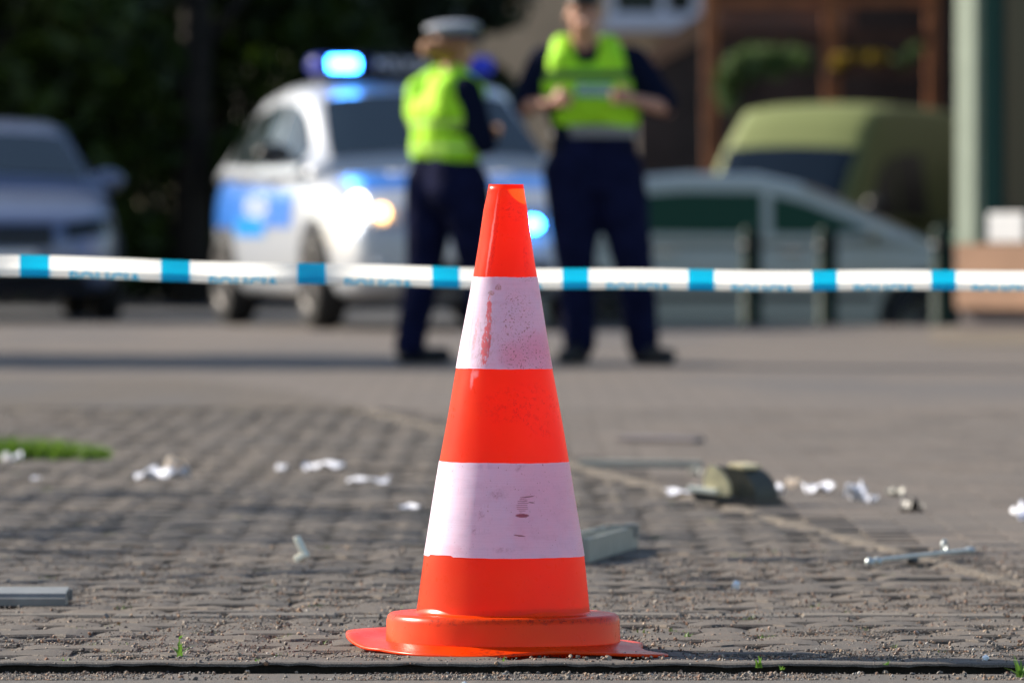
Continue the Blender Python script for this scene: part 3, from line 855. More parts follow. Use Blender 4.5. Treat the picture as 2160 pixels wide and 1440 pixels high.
for s in (-1, 1):
    # blue side film with the lettering, handles
    rows = [[(x, 0, z0 + (z1 - z0) * j / 6) for j in range(7)] for x, z0, z1 in [(-1.95 + i * .13, .64, .95 - .004 * i) for i in range(22)]]
    st = patch('side_stripe', pb, rows, (0, -s, 0), .006, M['pblue'], pc)
    rows = [[(x, 0, .58 + .13 * j / 4) for j in range(5)] for x in [-.9 + i * .1 for i in range(10)]]
    patch('side_stripe', pb, rows, (0, -s, 0), .006, M['pcyan'], pc, label='bright blue lower block of the side stripe')
    tm = text_mesh('POLICJA', .18, .002)
    for v in tm.vertices:
        p = Vector((-.25 + v.co.x * (-s), 0, .71 + v.co.y))
        h, *_ = pb.ray_cast(p + Vector((0, s * 4, 0)), Vector((0, -s, 0))); v.co = (h if h else p) + Vector((0, s * .012, 0))
    link('side_lettering', tm, M['white_text'], pc)
    for hx in (-.95, .0):
        bm = bmesh.new(); box(bm, (hx, s * .905, .955), (.18, .03, .03), bevel=.008); from_bm('door_handle', bm, M['chrome'], pc)
    # headlight: glass with lit reflector and amber indicator
    hl = front_patch(pc, pb, 'headlight', s * .48, s * .80, .70, .84, M['lamp_glass'], .012, shape=lambda t_: (.66 - .02 * t_, .78 + .08 * t_))
    bm = bmesh.new(); ball(bm, (1.98, s * .735, .80), (.06, .05, .05)); from_bm('headlight_bulb', bm, M['lamp_lit'], hl, smooth=True)
    if s < 0: bm = bmesh.new(); ball(bm, (1.93, s * .80, .665), (.08, .06, .05)); from_bm('headlight_bulb', bm, M['lamp_lit'], hl, smooth=True)
    bm = bmesh.new(); ball(bm, (2.05, s * .60, .735), (.05, .042, .042)); from_bm('indicator_bulb', bm, M['amber'] if s < 0 else M['lamp_glass'], hl, smooth=True)
    bm = bmesh.new(); ball(bm, (2.09, s * .62, .40), (.03, .05, .04)); from_bm('fog_lamp', bm, M['lamp_glass'], pc, smooth=True)
    front_patch(pc, pb, 'strobe_housing', s * .27, s * .41, .60, .71, M['trim'], .014)
bm = bmesh.new(); ball(bm, (2.15, .34, .66), (.035, .055, .04)); from_bm('grille_strobe', bm, M['blue_lit'], pc, smooth=True)
front_patch(pc, pb, 'upper_grille', -.42, .42, .60, .70, M['trim'], .010)
front_patch(pc, pb, 'lower_grille', -.46, .46, .26, .42, M['trim'], .010)
bm = bmesh.new(); box(bm, (2.165, 0, .50), (.015, .52, .11), bevel=.004); from_bm('number_plate', bm, M['plate'], pc)
rows = [[(x, y, 2) for y in np.linspace(-.62, .62, 13)] for x in np.linspace(1.28, 1.72, 7)]
patch('bonnet_stripe', pb, rows, (0, 0, -1), .006, M['pblue'], pc)
tm = text_mesh('POLICJA', .22, .004)
for v in tm.vertices:
    p = Vector((1.42 - v.co.y + .0, v.co.x, 3)); h, *_ = pb.ray_cast(p, Vector((0, 0, -1))); v.co = (h if h else p) + Vector((0, 0, .012))
link('bonnet_lettering', tm, M['white_text'], pc)
bar = empty('light_bar', (.0, 0, 1.60), 0); bar.parent = pc
bm = bmesh.new(); box(bm, (0, 0, .0), (.26, 1.10, .05), bevel=.015); from_bm('bar_base', bm, M['trim'], bar, smooth=False)
bm = bmesh.new(); box(bm, (0, 0, .085), (.16, .56, .12), bevel=.01); from_bm('message_box', bm, M['navy'], bar)
tm = text_mesh('POLICJA', .10, .002)
for v in tm.vertices: v.co = (.084, v.co.x, .05 + v.co.y)
link('bar_lettering', tm, M['white_text'], bar)
for s in (-1, 1):
    bm = bmesh.new(); box(bm, (0, s * .44, .08), (.24, .32, .12), bevel=.045); from_bm('beacon_dome', bm, M['blue_dome'], bar, smooth=True)
bm = bmesh.new(); box(bm, (.085, -.40, .085), (.085, .20, .08), bevel=.02); from_bm('beacon_lamp', bm, M['blue_lit'], bar, smooth=True)

# blue-grey saloon on the left
sed_body = [(-2.2, .40, .86, .62), (-2.1, .28, .94, .78), (-1.7, .2, .95, .86), (-1.0, .18, .93, .89), (0, .18, .92, .90), (.8, .18, .93, .89), (1.3, .18, .88, .875), (1.8, .18, .80, .84), (2.1, .2, .70, .74), (2.2, .3, .56, .62)]
sed_cab = [(-1.9, .95, .76, .66), (-1.3, 1.22, .82, .62), (-.9, 1.32, .84, .62), (-.3, 1.37, .86, .635), (.1, 1.35, .86, .63), (.4, 1.27, .86, .64), (1.15, .93, .82, .70)]
sc_, sb, scb, _ = vehicle('saloon_car', 'blue-grey saloon car facing the camera at the far left, in front of the trees', 'car',
    (-3.72, 59.4, 0), R(-90 + 7), sed_body, sed_cab, M['bluegrey'],
    dict(wheelbase=2.65, track=.79, screen=(.42, 1.06), rear=(-1.1, -1.75), side=[(-1.2, -.35), (-.28, .7)], mirror=(.70, .72, .96), wglass=mat('darker_windscreen', (.008, .016, .024), .08, spec=.3)))  # windscreen glass darker than on the police car
for s in (-1, 1):
    front_patch(sc_, sb, 'headlight', s * .46, s * .80, .58, .72, M['glass'], .012, shape=lambda t_: (.56 + .03 * t_, .66 + .06 * t_))
front_patch(sc_, sb, 'grille', -.38, .38, .50, .66, M['trim'], .012)
front_patch(sc_, sb, 'lower_grille', -.60, .60, .24, .36, M['trim'], .012)
bm = bmesh.new(); box(bm, (2.22, 0, .42), (.015, .52, .11), bevel=.004); from_bm('number_plate', bm, M['plate'], sc_)

# silver-grey hatchback side on, on the lower side road
sh_cab = [(-1.95, .97, .78, .68), (-1.7, 1.25, .82, .64), (-1.3, 1.38, .84, .64), (-.6, 1.435, .86, .65), (0, 1.43, .86, .65), (.35, 1.35, .86, .65), (.72, 1.20, .85, .67), (1.30, .93, .82, .72)]
sh_body = [(a, b, c - .05, d) for a, b, c, d in hatch_body]
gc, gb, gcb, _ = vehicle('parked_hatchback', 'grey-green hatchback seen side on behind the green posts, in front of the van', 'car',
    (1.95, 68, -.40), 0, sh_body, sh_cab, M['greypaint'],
    dict(wheelbase=2.6, track=.79, screen=(.36, 1.2), rear=(-1.68, -1.9), side=[(-1.60, -.97), (-.90, .02), (.10, .98)], mirror=(.90, .86, 1.0), glass=mat('green_reflection_glass', (.015, .058, .026), .08, spec=.3)))  # reflected greenery put into the window glass colour
for s in (-1, 1):
    front_patch(gc, gb, 'headlight', s * .5, s * .80, .58, .72, M['lamp_glass'], .012)
    for hx in (-.75, .25):
        bm = bmesh.new(); box(bm, (hx, s * .905, .84), (.18, .03, .03), bevel=.008); from_bm('door_handle', bm, M['chrome'], gc)
    rows = [[(x, 0, .46 + .05 * j) for j in range(2)] for x in [-.9 + i * .18 for i in range(11)]]
    patch('rubbing_strip', gb, rows, (0, -s, 0), .01, M['trim'], gc)

# yellow-green van
van_body = [(-2.5, .30, 1.0, .86), (-2.4, .25, 1.06, .93), (-1, .22, 1.08, .96), (.6, .22, 1.08, .96), (1.3, .22, 1.08, .95), (1.8, .22, 1.0, .92), (2.2, .24, .86, .84), (2.32, .34, .66, .70)]
van_cab = [(-2.48, 2.16, .88, .76), (-1.8, 2.25, .93, .78), (-.2, 2.28, .94, .79), (.45, 2.24, .94, .77), (.75, 2.08, .94, .76), (1.08, 1.78, .93, .80), (1.85, 1.05, .88, .82)]
vc, vb, vcb, _ = vehicle('delivery_van', 'yellow-green high-roofed van parked behind the grey hatchback', 'van',
    (gx(1752, 88), 89.0, -.40), R(-90 - 22), van_body, van_cab, M['olive'],
    dict(wheelbase=3.0, track=.82, screen=(1.04, 1.82), yw=.97, glass=M['trim'], wglass=mat('dark_windscreen', (.006, .012, .022), .08, spec=.25), rear=(-2.47, -2.44), side=[(-.55, .30), (.38, 1.40)], belt=1.02, head=.50, mirror=(1.55, .96, 1.25), mirror_mat=M['trim']))
for s in (-1, 1): front_patch(vc, vb, 'headlight', s * .5, s * .80, .66, .84, M['lamp_glass'], .012)
front_patch(vc, vb, 'grille', -.45, .45, .60, .78, M['trim'], .012)

# ---------------------------------------------------------------- people
def voxel(bm, size, smooth=4, disp=0):
    bmesh.ops.recalc_face_normals(bm, faces=bm.faces)
    me = bpy.data.meshes.new('vx'); bm.to_mesh(me); bm.free()
    mods = [('REMESH', dict(mode='VOXEL', voxel_size=size, use_smooth_shade=True)), ('SMOOTH', dict(iterations=smooth, factor=.5))]
    if disp:
        tx = bpy.data.textures.new('folds', 'CLOUDS'); tx.noise_scale = .09
        mods.append(('DISPLACE', dict(texture=tx, strength=disp, mid_level=.5)))
    return bake(me, mods)
def hand(bm, wrist, d, palm_n, side):
    """palm and five curled fingers; d points along the hand, palm_n out of the palm, side to the thumb"""
    w = Vector(wrist); d = Vector(d).normalized(); pn = Vector(palm_n).normalized(); s = Vector(side).normalized()
    capsule(bm, w, w + d * .035, .024, .022, 10)
    for k in (-.026, -.009, .009, .026): capsule(bm, w + d * .03 + s * k * .6, w + d * .085 + s * k, .014, .0125, 8)
    for k, L in ((-.029, .058), (-.010, .072), (.010, .078), (.029, .070)):
        a = w + d * .088 + s * k; b = a + (d * .8 + pn * .6).normalized() * L * .5; c = b + (d * .2 + pn).normalized() * L * .3; e = c + (pn - d * .5).normalized() * L * .25
        capsule(bm, a, b, .0095, .0088, 8); capsule(bm, b, c, .0088, .008, 8); capsule(bm, c, e, .008, .0072, 8)
    a = w + d * .03 + s * .026; b = a + (s * .8 + d * .7 + pn * .3).normalized() * .036; c = b + (d + s * .1 + pn * .5).normalized() * .030
    capsule(bm, a, b, .013, .011, 8); capsule(bm, b, c, .011, .009, 8)
def limb(bm, pts_, rs):
    for (a, b, ra, rb) in zip(pts_[:-1], pts_[1:], rs[:-1], rs[1:]): capsule(bm, a, b, ra, rb)
def head(bm, c, f, up=Vector((0, 0, 1))):
    """skull, jaw, nose, lips, ears; c head centre, f facing direction"""
    c = Vector(c); f = Vector(f).normalized(); s = up.cross(f).normalized(); u = f.cross(s).normalized()
    rot = Matrix((s, f, u)).transposed().to_euler()
    P_ = lambda a, b, h: c + s * a + f * b + u * h
    ball(bm, P_(0, -.012, .028), (.074, .094, .092), rot, 24, 16)
    ball(bm, P_(0, .022, -.030), (.060, .066, .082), rot, 24, 16)
    ball(bm, P_(0, .050, -.085), (.030, .028, .026), rot)
    limb(bm, [P_(0, .083, .012), P_(0, .108, -.026)], [.009, .0135]); ball(bm, P_(.011, .094, -.030), (.008, .009, .007), rot); ball(bm, P_(-.011, .094, -.030), (.008, .009, .007), rot)
    limb(bm, [P_(-.020, .082, -.058), P_(.020, .082, -.058)], [.007, .007]); limb(bm, [P_(-.017, .080, -.068), P_(.017, .080, -.068)], [.008, .008])
    limb(bm, [P_(-.045, .070, .022), P_(.045, .070, .022)], [.012, .012])
    for q in (-1, 1): ball(bm, P_(q * .076, -.005, -.012), (.008, .019, .031), rot)
    return P_, rot

def officer(name, label, loc, rz, J, female=False):
    root = empty(name, loc, rz, label=label, cat='person')
    k = .93 if female else 1.0
    V3 = lambda q: Vector(q)
    body = bmesh.new()
    # torso and limbs under the clothes, continuous with head and hands
    pel, ch, nk, hd = V3(J['pelvis']), V3(J['chest']), V3(J['neck']), V3(J['head'])
    ax = V3(J['axis'])            # unit vector from the person's right to left across the shoulders
    sw = J['sw']
    for q in (-1, 1):
        limb(body, [pel + ax * q * .08, (pel + ch) / 2 + ax * q * .065, ch + ax * q * .09], [.105 * k, .095 * k, .11 * k])
    limb(body, [J['shR'], ch + (nk - ch) * .7, J['shL']], [.06 * k, .075 * k, .06 * k])
    limb(body, [nk - Vector((0, 0, .06)), hd - Vector((0, 0, .05))], [.060 * k, .056 * k])
    for sd_ in ('R', 'L'):
        limb(body, [J['sh' + sd_], J['el' + sd_], J['wr' + sd_]], [.052 * k, .042 * k, .027 * k])
        e, w = V3(J['el' + sd_]), V3(J['wr' + sd_]); d = (w - e).normalized()
        hand(body, w, d, J['palm' + sd_], J['thumb' + sd_])
        limb(body, [J['hip' + sd_], J['kn' + sd_], J['an' + sd_]], [.085 * k, .055 * k, .038 * k])
    P_, rot = head(body, hd, J['face'])
    bo = link('body', voxel(body, .0065, 2), M['skin'], root, smooth=True)
    for q in (-1, 1):
        bm = bmesh.new(); ball(bm, P_(q * .032, .078, .004), (.013, .008, .008), rot); from_bm('eye', bm, M['white_text'], root, smooth=True)
        bm = bmesh.new(); ball(bm, P_(q * .032, .0855, .004), (.006, .003, .006), rot); from_bm('iris', bm, M['trim'], root, smooth=True)
    # trousers
    bm = bmesh.new()
    for sd_ in ('R', 'L'):
        h, kn, an = V3(J['hip' + sd_]), V3(J['kn' + sd_]), V3(J['an' + sd_])
        limb(bm, [h, h + (kn - h) * .5, kn, kn + (an - kn) * .45, an + (an - kn).normalized() * .01], [.140 * k, .122 * k, .096 * k, .088 * k, .080 * k])
    for q in (-1, 1): limb(bm, [pel + ax * q * .075 - Vector((0, 0, .05)), pel + ax * q * .07 + Vector((0, 0, .13))], [.145 * k, .125 * k])
    link('trousers', voxel(bm, .012, 4, .016), M['navy'], root, smooth=True)
    # boots
    for sd_ in ('R', 'L'):
        an, to = V3(J['an' + sd_]), V3(J['toe' + sd_]); bm = bmesh.new()
        heel = Vector((an.x, an.y, .045)) - (to - an).xy.to_3d().normalized() * .03
        limb(bm, [an + Vector((0, 0, .07)), an - Vector((0, 0, .03))], [.060 * k, .056 * k]); limb(bm, [heel, Vector((to.x, to.y, .045))], [.044, .042]); limb(bm, [an - Vector((0, 0, .02)), Vector((to.x, to.y, .05)) * .6 + an * .4 - Vector((0, 0, .03))], [.05, .04])
        me = voxel(bm, .009, 2)
        for v in me.vertices: v.co.z = max(v.co.z, .004)
        link('boot', me, M['black_leather'], root, smooth=True)
    # shirt or jacket
    bm = bmesh.new()
    for q in (-1, 1):
        limb(bm, [pel + ax * q * .085 + Vector((0, 0, .10)), (pel + ch) / 2 + ax * q * .075, ch + ax * q * .10], [.118 * k, .115 * k, .128 * k])
    limb(bm, [J['shR'], ch + (nk - ch) * .65, J['shL']], [.078 * k, .092 * k, .078 * k])
    limb(bm, [nk - Vector((0, 0, .07)), nk + Vector((0, 0, .0))], [.076 * k, .068 * k])
    for sd_ in ('R', 'L'):
        s_, e, w = V3(J['sh' + sd_]), V3(J['el' + sd_]), V3(J['wr' + sd_])
        if female: limb(bm, [s_, s_ + (e - s_) * .6, e, w], [.078, .070, .060, .042])
        else: limb(bm, [s_, s_ + (e - s_) * .5, s_ + (e - s_) * .88], [.080, .078, .072])
    link('jacket' if female else 'shirt', voxel(bm, .011, 4, .012), M['navy_shirt'], root, smooth=True)
    # high-visibility vest
    bm = bmesh.new(); fwd = V3(J['fwd'])
    for q in (-1, 1):
        lo = pel + ax * q * .088 + Vector((0, 0, J.get('vest_lo', .20)))
        limb(bm, [lo, (lo + ch) / 2 + ax * q * .006, ch + ax * q * .095 - Vector((0, 0, .01))], [.134 * k, .138 * k, .142 * k])
        shp = V3(J['shR' if q < 0 else 'shL']); inner = nk + (shp - nk) * .52
        inner = nk + (shp - nk) * (.50 if not female else .48); up_ = Vector((0, 0, 1))
        for sg_ in (1, -1):
            limb(bm, [ch + ax * q * .11 + fwd * sg_ * .055, ch + ax * q * .115 + fwd * sg_ * .075 + up_ * (.10 * k), inner + up_ * .048], [.098 * k, .072 * k, .058 * k])
            limb(bm, [pel + ax * q * .04 + fwd * sg_ * .045 + up_ * (J.get('vest_lo', .20) + .02), ch + ax * q * .04 + fwd * sg_ * .05], [.105 * k, .110 * k])
    limb(bm, [ch - fwd * .05, nk - fwd * .045 - Vector((0, 0, .02))], [.10 * k, .07 * k])
    me = voxel(bm, .010, 3, .010)
    link('reflective_vest', me, J['vest'], root, smooth=True)
    vb_ = bvh_of(me)
    # belt
    if female: return root, P_, rot, vb_
    zb = pel.z + J.get('belt', .17)
    vs, fs = [], []
    for i in range(48):
        a = 2 * PI * i / 48; dv = ax * math.cos(a) * .205 * k + fwd * math.sin(a) * .136 * k
        for dz in (-.028, .028): vs.append((pel + dv) * Vector((1, 1, 0)) + Vector((0, 0, zb + dz)))
    for i in range(48): j = (i + 1) % 48; fs.append((i * 2, j * 2, j * 2 + 1, i * 2 + 1))
    mesh_obj('belt', vs, fs, M['belt'], root, smooth=True)
    return root, P_, rot, vb_

def vest_mat(name, bands, marks=()):
    t = NT(name); X, Y, Z = t.xyz()
    c = None
    col = t.mix(t.thr(t.noise(6, 3), .3, .7), (.36, .82, .01), (.46, .90, .015))
    for (z0, z1, cc) in bands:
        m_ = t.math('MULTIPLY', t.math('GREATER_THAN', Z, z0), t.math('LESS_THAN', Z, z1)); col = t.mix(m_, col, cc)
    t.t.links.new(col, t.b.inputs['Base Color']); t.b.inputs['Roughness'].default_value = .75
    t.bump(t.noise(18, 4), .4, .02)
    return t.m

MV = vest_mat('male_vest', [(1.385, 1.425, (.03, .05, .04))])
o_x = gx(1275, 40.4)
male, mP, mrot, mvb = officer('person', 'officer in short navy sleeves and yellow-green vest, facing the camera, hands at the belly',
    (o_x, 40.4, 0), 0, dict(
        pelvis=(-.05, 0, .95), chest=(-.085, 0, 1.37), neck=(-.10, -.01, 1.53), head=(-.10, -.05, 1.695), axis=(1, 0, 0), fwd=(0, -1, 0), sw=.2,
        shR=(-.285, .0, 1.47), shL=(.135, .0, 1.47), elR=(-.385, -.02, 1.245), elL=(.29, -.02, 1.245), wrR=(-.25, -.235, 1.275), wrL=(.13, -.235, 1.285),
        palmR=(.2, 1, -.2), palmL=(-.2, 1, -.2), thumbR=(0, -.2, 1), thumbL=(0, -.2, 1),
        hipR=(-.155, 0, .93), hipL=(.055, 0, .93), knR=(-.135, -.02, .50), knL=(.135, -.03, .50), anR=(-.12, .02, .11), anL=(.185, .03, .11),
        toeR=(-.19, -.16, .04), toeL=(.30, -.10, .04), face=(.02, -1, -.12), vest=MV, vest_lo=.27, belt=.185))
male.scale = (1, 1, .975); female_scale = (1, 1, .97)
bm = bmesh.new(); ball(bm, mP(0, -.012, .075), (.084, .104, .055), mrot, 24, 12); cap = from_bm('cap', bm, M['trim'], male, smooth=True)
bm = bmesh.new(); ball(bm, mP(0, .095, .058), (.066, .055, .010), mrot, 20, 10); from_bm('cap_peak', bm, M['trim'], cap, smooth=True)
bm = bmesh.new(); ball(bm, mP(0, -.030, .020), (.079, .085, .070), mrot, 24, 12); from_bm('hair', bm, M['bark'], male, smooth=True)
# teal name panel with lettering on the vest front
rows = [[(x, 0, z) for z in np.linspace(1.30, 1.365, 4)] for x in np.linspace(-.14, .04, 8)]
patch('vest_panel', mvb, rows, (0, 1, 0), .006, mat('teal_panel', (.03, .32, .22), .6), male)
tm = text_mesh('POLICJA', .058, .001)
for v in tm.vertices:
    p = Vector((-.05 + v.co.x * .75, -4, 1.312 + v.co.y)); h, *_ = mvb.ray_cast(p, Vector((0, 1, 0))); v.co = (h if h else p) + Vector((0, -.010, 0))
link('vest_lettering', tm, M['white_text'], male)
FV = vest_mat('female_vest', [(1.05, 1.07, (.50, .72, .20)), (1.17, 1.19, (.50, .72, .20))])
fh = R(58)     # her facing: to the right and away from the camera
fw_ = Vector((math.sin(fh) * .9, math.cos(fh), 0)).normalized(); fr = Vector((fw_.y, -fw_.x, 0))   # right-hand side
fl = -fr
def fp(f_, l_, z): v = fw_ * f_ + fl * l_; return (v.x, v.y, z)
fo_x = gx(940, 40.5)
female, fP, frot, fvb = officer('person', 'officer with ginger hair bun, white-topped cap and yellow vest, seen from behind',
    (fo_x, 40.5, 0), 0, dict(
        pelvis=fp(0, .0, .90), chest=fp(.0, .0, 1.24), neck=fp(.02, 0, 1.39), head=fp(.05, -.0, 1.535), axis=tuple(fl), fwd=tuple(fw_), sw=.18,
        shR=fp(0, -.17, 1.335), shL=fp(0, .17, 1.335), elR=fp(.06, -.24, 1.08), elL=fp(.02, .24, 1.08), wrR=fp(.20, -.01, 1.13), wrL=fp(.20, .07, 1.12),
        palmR=tuple(fl), palmL=tuple(fr), thumbR=(0, 0, 1), thumbL=(0, 0, 1),
        hipR=fp(.03, -.10, .88), hipL=fp(-.01, .10, .88), knR=fp(.11, -.11, .48), knL=fp(-.04, .12, .48), anR=fp(.14, -.12, .10), anL=fp(-.11, .14, .10),
        toeR=fp(.29, -.15, .04), toeL=fp(.07, .12, .04), face=(fw_.x, fw_.y, -.05), vest=FV, vest_lo=.155, belt=.08), True)
bm = bmesh.new(); ball(bm, fP(0, -.022, .022), (.082, .096, .092), frot, 24, 14); hr = from_bm('hair', bm, M['hair'], female, smooth=True); female.scale = female_scale
bm = bmesh.new(); ball(bm, fP(.01, -.135, .000), (.052, .045, .050), frot, 20, 12); from_bm('hair_bun', bm, M['hair'], hr, smooth=True)
bm = bmesh.new(); cyl(bm, fP(0, -.01, .062), fP(0, -.01, .098), .094, .100, 32); cp = from_bm('cap', bm, M['capblue'], female, smooth=True)
bm = bmesh.new(); ball(bm, fP(0, -.015, .112), (.132, .138, .034), frot, 28, 12); from_bm('cap_top', bm, M['capwhite'], cp, smooth=True)
bm = bmesh.new(); ball(bm, fP(0, .105, .058), (.07, .05, .010), frot, 20, 10); from_bm('cap_peak', bm, M['trim'], cp, smooth=True)

# ---------------------------------------------------------------- green posts
pr_bm = [(.0, .0), (.055, .0), (.055, .02), (.045, .03), (.045, .60), (.040, .635), (.02, .65), (.0, .652)]
POSTS = [(1585, 56.2, 'dark green bollard in front of the rear door of the grey hatchback'), (1745, 56.2, 'dark green bollard in front of the front door of the grey hatchback'),
         (1990, 55.6, 'dark green bollard standing right beside the pink shop plinth')]
for i, (px, D, lb) in enumerate(POSTS):
    h = 1.0 if i == 2 else .95
    x = gx(px, D); z = dip(x, D)
    v, f = lathe([(r * (1.7 if i == 2 else 1.5), zz) for r, zz in pr_bm], 24)
    hh = .66 if i == 2 else .65
    o = mesh_obj('bollard', v, f, M['post'], None, smooth=True, loc=(x, D, z), label=lb, cat='bollard', group='green bollards along the edge of the yard')
    bm = bmesh.new(); cyl(bm, (0, 0, .50), (0, 0, .54), .050 * (1.7 if i == 2 else 1.5), seg=24)
    from_bm('collar', bm, M['trim'], o, smooth=True)

# ---------------------------------------------------------------- shop at the right
shop = empty('shop_building', (gx(2003, 52.4), 52.4, 0), R(-44), label='shop front with pale green column, dark glass and pink plinth at the right edge', cat='building')
def bxo(name, c, s, m, parent, bevel=0, **k):
    bm = bmesh.new(); box(bm, c, s, bevel=bevel); return from_bm(name, bm, m, parent, **k)
zp = gz(515, 52.4)
bxo('plinth', (3.5, .3, zp / 2 + .07), (7.0, .5, zp - .14), M['plinth'], shop, .01)
bxo('base_course', (3.5, .33, .07), (7.0, .46, .14), M['panel'], shop)
mesh_obj('shop_pavement', [(2.35, 47.5, .005), (9, 42, .005), (9, 56, .005), (2.6, 53.5, .005)], [(0, 1, 2, 3)], M['sandy_slab'], kind='structure')
bxo('column', (.085, .085, zp + 2.0), (.17, .07, 4.0), M['shopcol'], shop, .01)
wf = bxo('window_frame', (3.36, .16, zp + .03), (6.88, .08, .06), M['shopgreen'], shop)
bxo('window_pane', (3.36, .20, zp + 1.75), (6.88, .02, 3.4), M['shopglass'], shop)
for x in (1.6, 3.2, 4.8): bxo('mullion', (x, .15, zp + 1.8), (.08, .08, 3.45), M['shopgreen'], shop)
bxo('fascia', (3.5, .12, zp + 3.75), (6.9, .34, .55), M['shopgreen'], shop, .01)
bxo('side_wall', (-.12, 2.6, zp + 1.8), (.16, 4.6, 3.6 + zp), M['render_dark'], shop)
bxo('roof', (3.5, 2.4, zp + 4.12), (7.4, 5.2, .18), M['trim'], shop)
bm = bmesh.new(); box(bm, (0, 0, 0), (.30, .02, .18), bevel=.008)
sx = .42
sg = from_bm('window_notice', bm, M['plate'], None, label='small white notice in the corner of the shop window', cat='notice')
shop_m = Matrix.Translation(shop.location) @ Matrix.Rotation(R(-44), 4, 'Z')
sg.location = shop_m @ Vector((.39, .085, gz(480, 52.7))); sg.rotation_euler = (0, 0, R(-44))

# ---------------------------------------------------------------- houses behind
ZG = -.40
def prism(bm, pts2, y0, y1):      # polygon in x/z extruded along y
    a = [bm.verts.new((x, y0, z)) for x, z in pts2]; b = [bm.verts.new((x, y1, z)) for x, z in pts2]
    bm.faces.new(a); bm.faces.new(b[::-1])
    for i in range(len(a)): j = (i + 1) % len(a); bm.faces.new((a[i], b[i], b[j], a[j]))
HD = 108
house = empty('rendered_house', (0, HD, 0), 0, label='beige rendered house with white framed window, behind the officers', cat='building')
bm = bmesh.new()
wx0, wx1, wz0, wz1 = gx(1280, HD), gx(1478, HD), gz(45, HD), 4.7
for (x0, x1, z0, z1) in ((-1.3, wx0, ZG, 6.2), (wx0, wx1, ZG, wz0), (wx0, wx1, wz1, 6.2), (wx1, 3.2, ZG, 6.2)):
    box(bm, ((x0 + x1) / 2, .15, (z0 + z1) / 2), (x1 - x0, .3, z1 - z0))
from_bm('front_wall', bm, M['render'], house)
bxo('rear_wall', (.95, 4.5, 2.9), (4.4, 8.2, 6.6), M['render'], house)
wf = empty('window', (0, 0, 0)); wf.parent = house
bm = bmesh.new(); t_ = .11
box(bm, ((wx0 + wx1) / 2, .06, wz0 + t_ / 2), (wx1 - wx0, .12, t_)); box(bm, ((wx0 + wx1) / 2, .06, wz1 - t_ / 2), (wx1 - wx0, .12, t_))
for x in (wx0 + t_ / 2, wx0 + (wx1 - wx0) * .60, wx1 - t_ / 2): box(bm, (x, .063, (wz0 + wz1) / 2), (t_, .11, wz1 - wz0 - 2 * t_ - .01))
from_bm('window_frame', bm, M['upvc'], wf)
bxo('window_sill', ((wx0 + wx1) / 2, -.08, wz0 - .07), (wx1 - wx0 + .2, .28, .12), M['upvc'], wf)
bxo('pane', ((wx0 + wx1) / 2, .12, (wz0 + wz1) / 2), (wx1 - wx0 - .1, .02, wz1 - wz0 - .1), M['shopglass'], wf)
bm = bmesh.new(); prism(bm, [(-1.9, 6.2), (3.8, 6.2), (2.9, 9.2), (-1.0, 9.2)], -.6, 9.2); from_bm('tiled_roof', bm, M['roof'], house)
# sloping porch roof edge running down to the left of the veranda
porch = empty('porch', (0, 103.5, 0), 0, label='small lean-to porch with pale sloping roof edge beside the timber veranda', cat='porch')
DP = 103.5
bm = bmesh.new()
prism(bm, [(gx(1335, DP), gz(165, DP)), (gx(1370, DP), gz(100, DP)), (gx(1500, DP), gz(15, DP)), (gx(1500, DP), gz(75, DP))], 0, .25); from_bm('bargeboard', bm, mat('brown_bargeboard', (.30, .19, .12), .7), porch)
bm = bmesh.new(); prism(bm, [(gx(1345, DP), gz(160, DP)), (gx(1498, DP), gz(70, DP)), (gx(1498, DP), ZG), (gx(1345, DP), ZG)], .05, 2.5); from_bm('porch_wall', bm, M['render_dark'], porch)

DV = 100.0
ver = empty('timber_veranda', (0, DV, 0), 0, label='brown timber veranda with posts, rails and dark openings, above the van', cat='veranda')
def post(px, w, name='post', m=None): bxo(name, (gx(px, DV), .1, (gz(0, DV) + 3 + ZG) / 2), (w / F * DV, .18, gz(0, DV) + 3 - ZG), m or M['wood'], ver)
for px, w in ((1500, 30), (1755, 34), (1968, 26)): post(px, w)
bxo('rail', (gx(1734, DV), .12, gz(2, DV)), (gx(1980, DV) - gx(1490, DV), .12, .12), M['wood'], ver)
bxo('rail', (gx(1734, DV), .12, gz(78, DV)), (gx(1980, DV) - gx(1490, DV), .12, .16), M['wood_dark'], ver)
bxo('upper_beam', (gx(1734, DV), .12, 6.1), (gx(2000, DV) - gx(1480, DV), .2, .25), M['wood'], ver)
bxo('screen_panel', (gx(1626, DV), .45, gz(40, DV) - .05), (gx(1735, DV) - gx(1520, DV), .04, .42), M['panel'], ver)
bxo('screen_panel', (gx(1792, DV), .45, gz(40, DV) - .05), (gx(1806, DV) - gx(1776, DV), .04, .42), M['panel'], ver)
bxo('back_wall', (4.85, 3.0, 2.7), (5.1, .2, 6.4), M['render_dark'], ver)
bxo('veranda_roof', (gx(1734, DV) + .4, 1.6, 6.4), (4.6, 4.2, .2), M['roof'], ver)
bxo('added_shade_wing', (7.7, -8.0, 4.3), (4.6, 20, 9.4), M['trim'], ver)  # unseen wing, added to shade the right side of the van
bxo('floor_deck', (gx(1734, DV), 1.6, .1), (3.2, 3.0, .9), M['wood_dark'], ver)

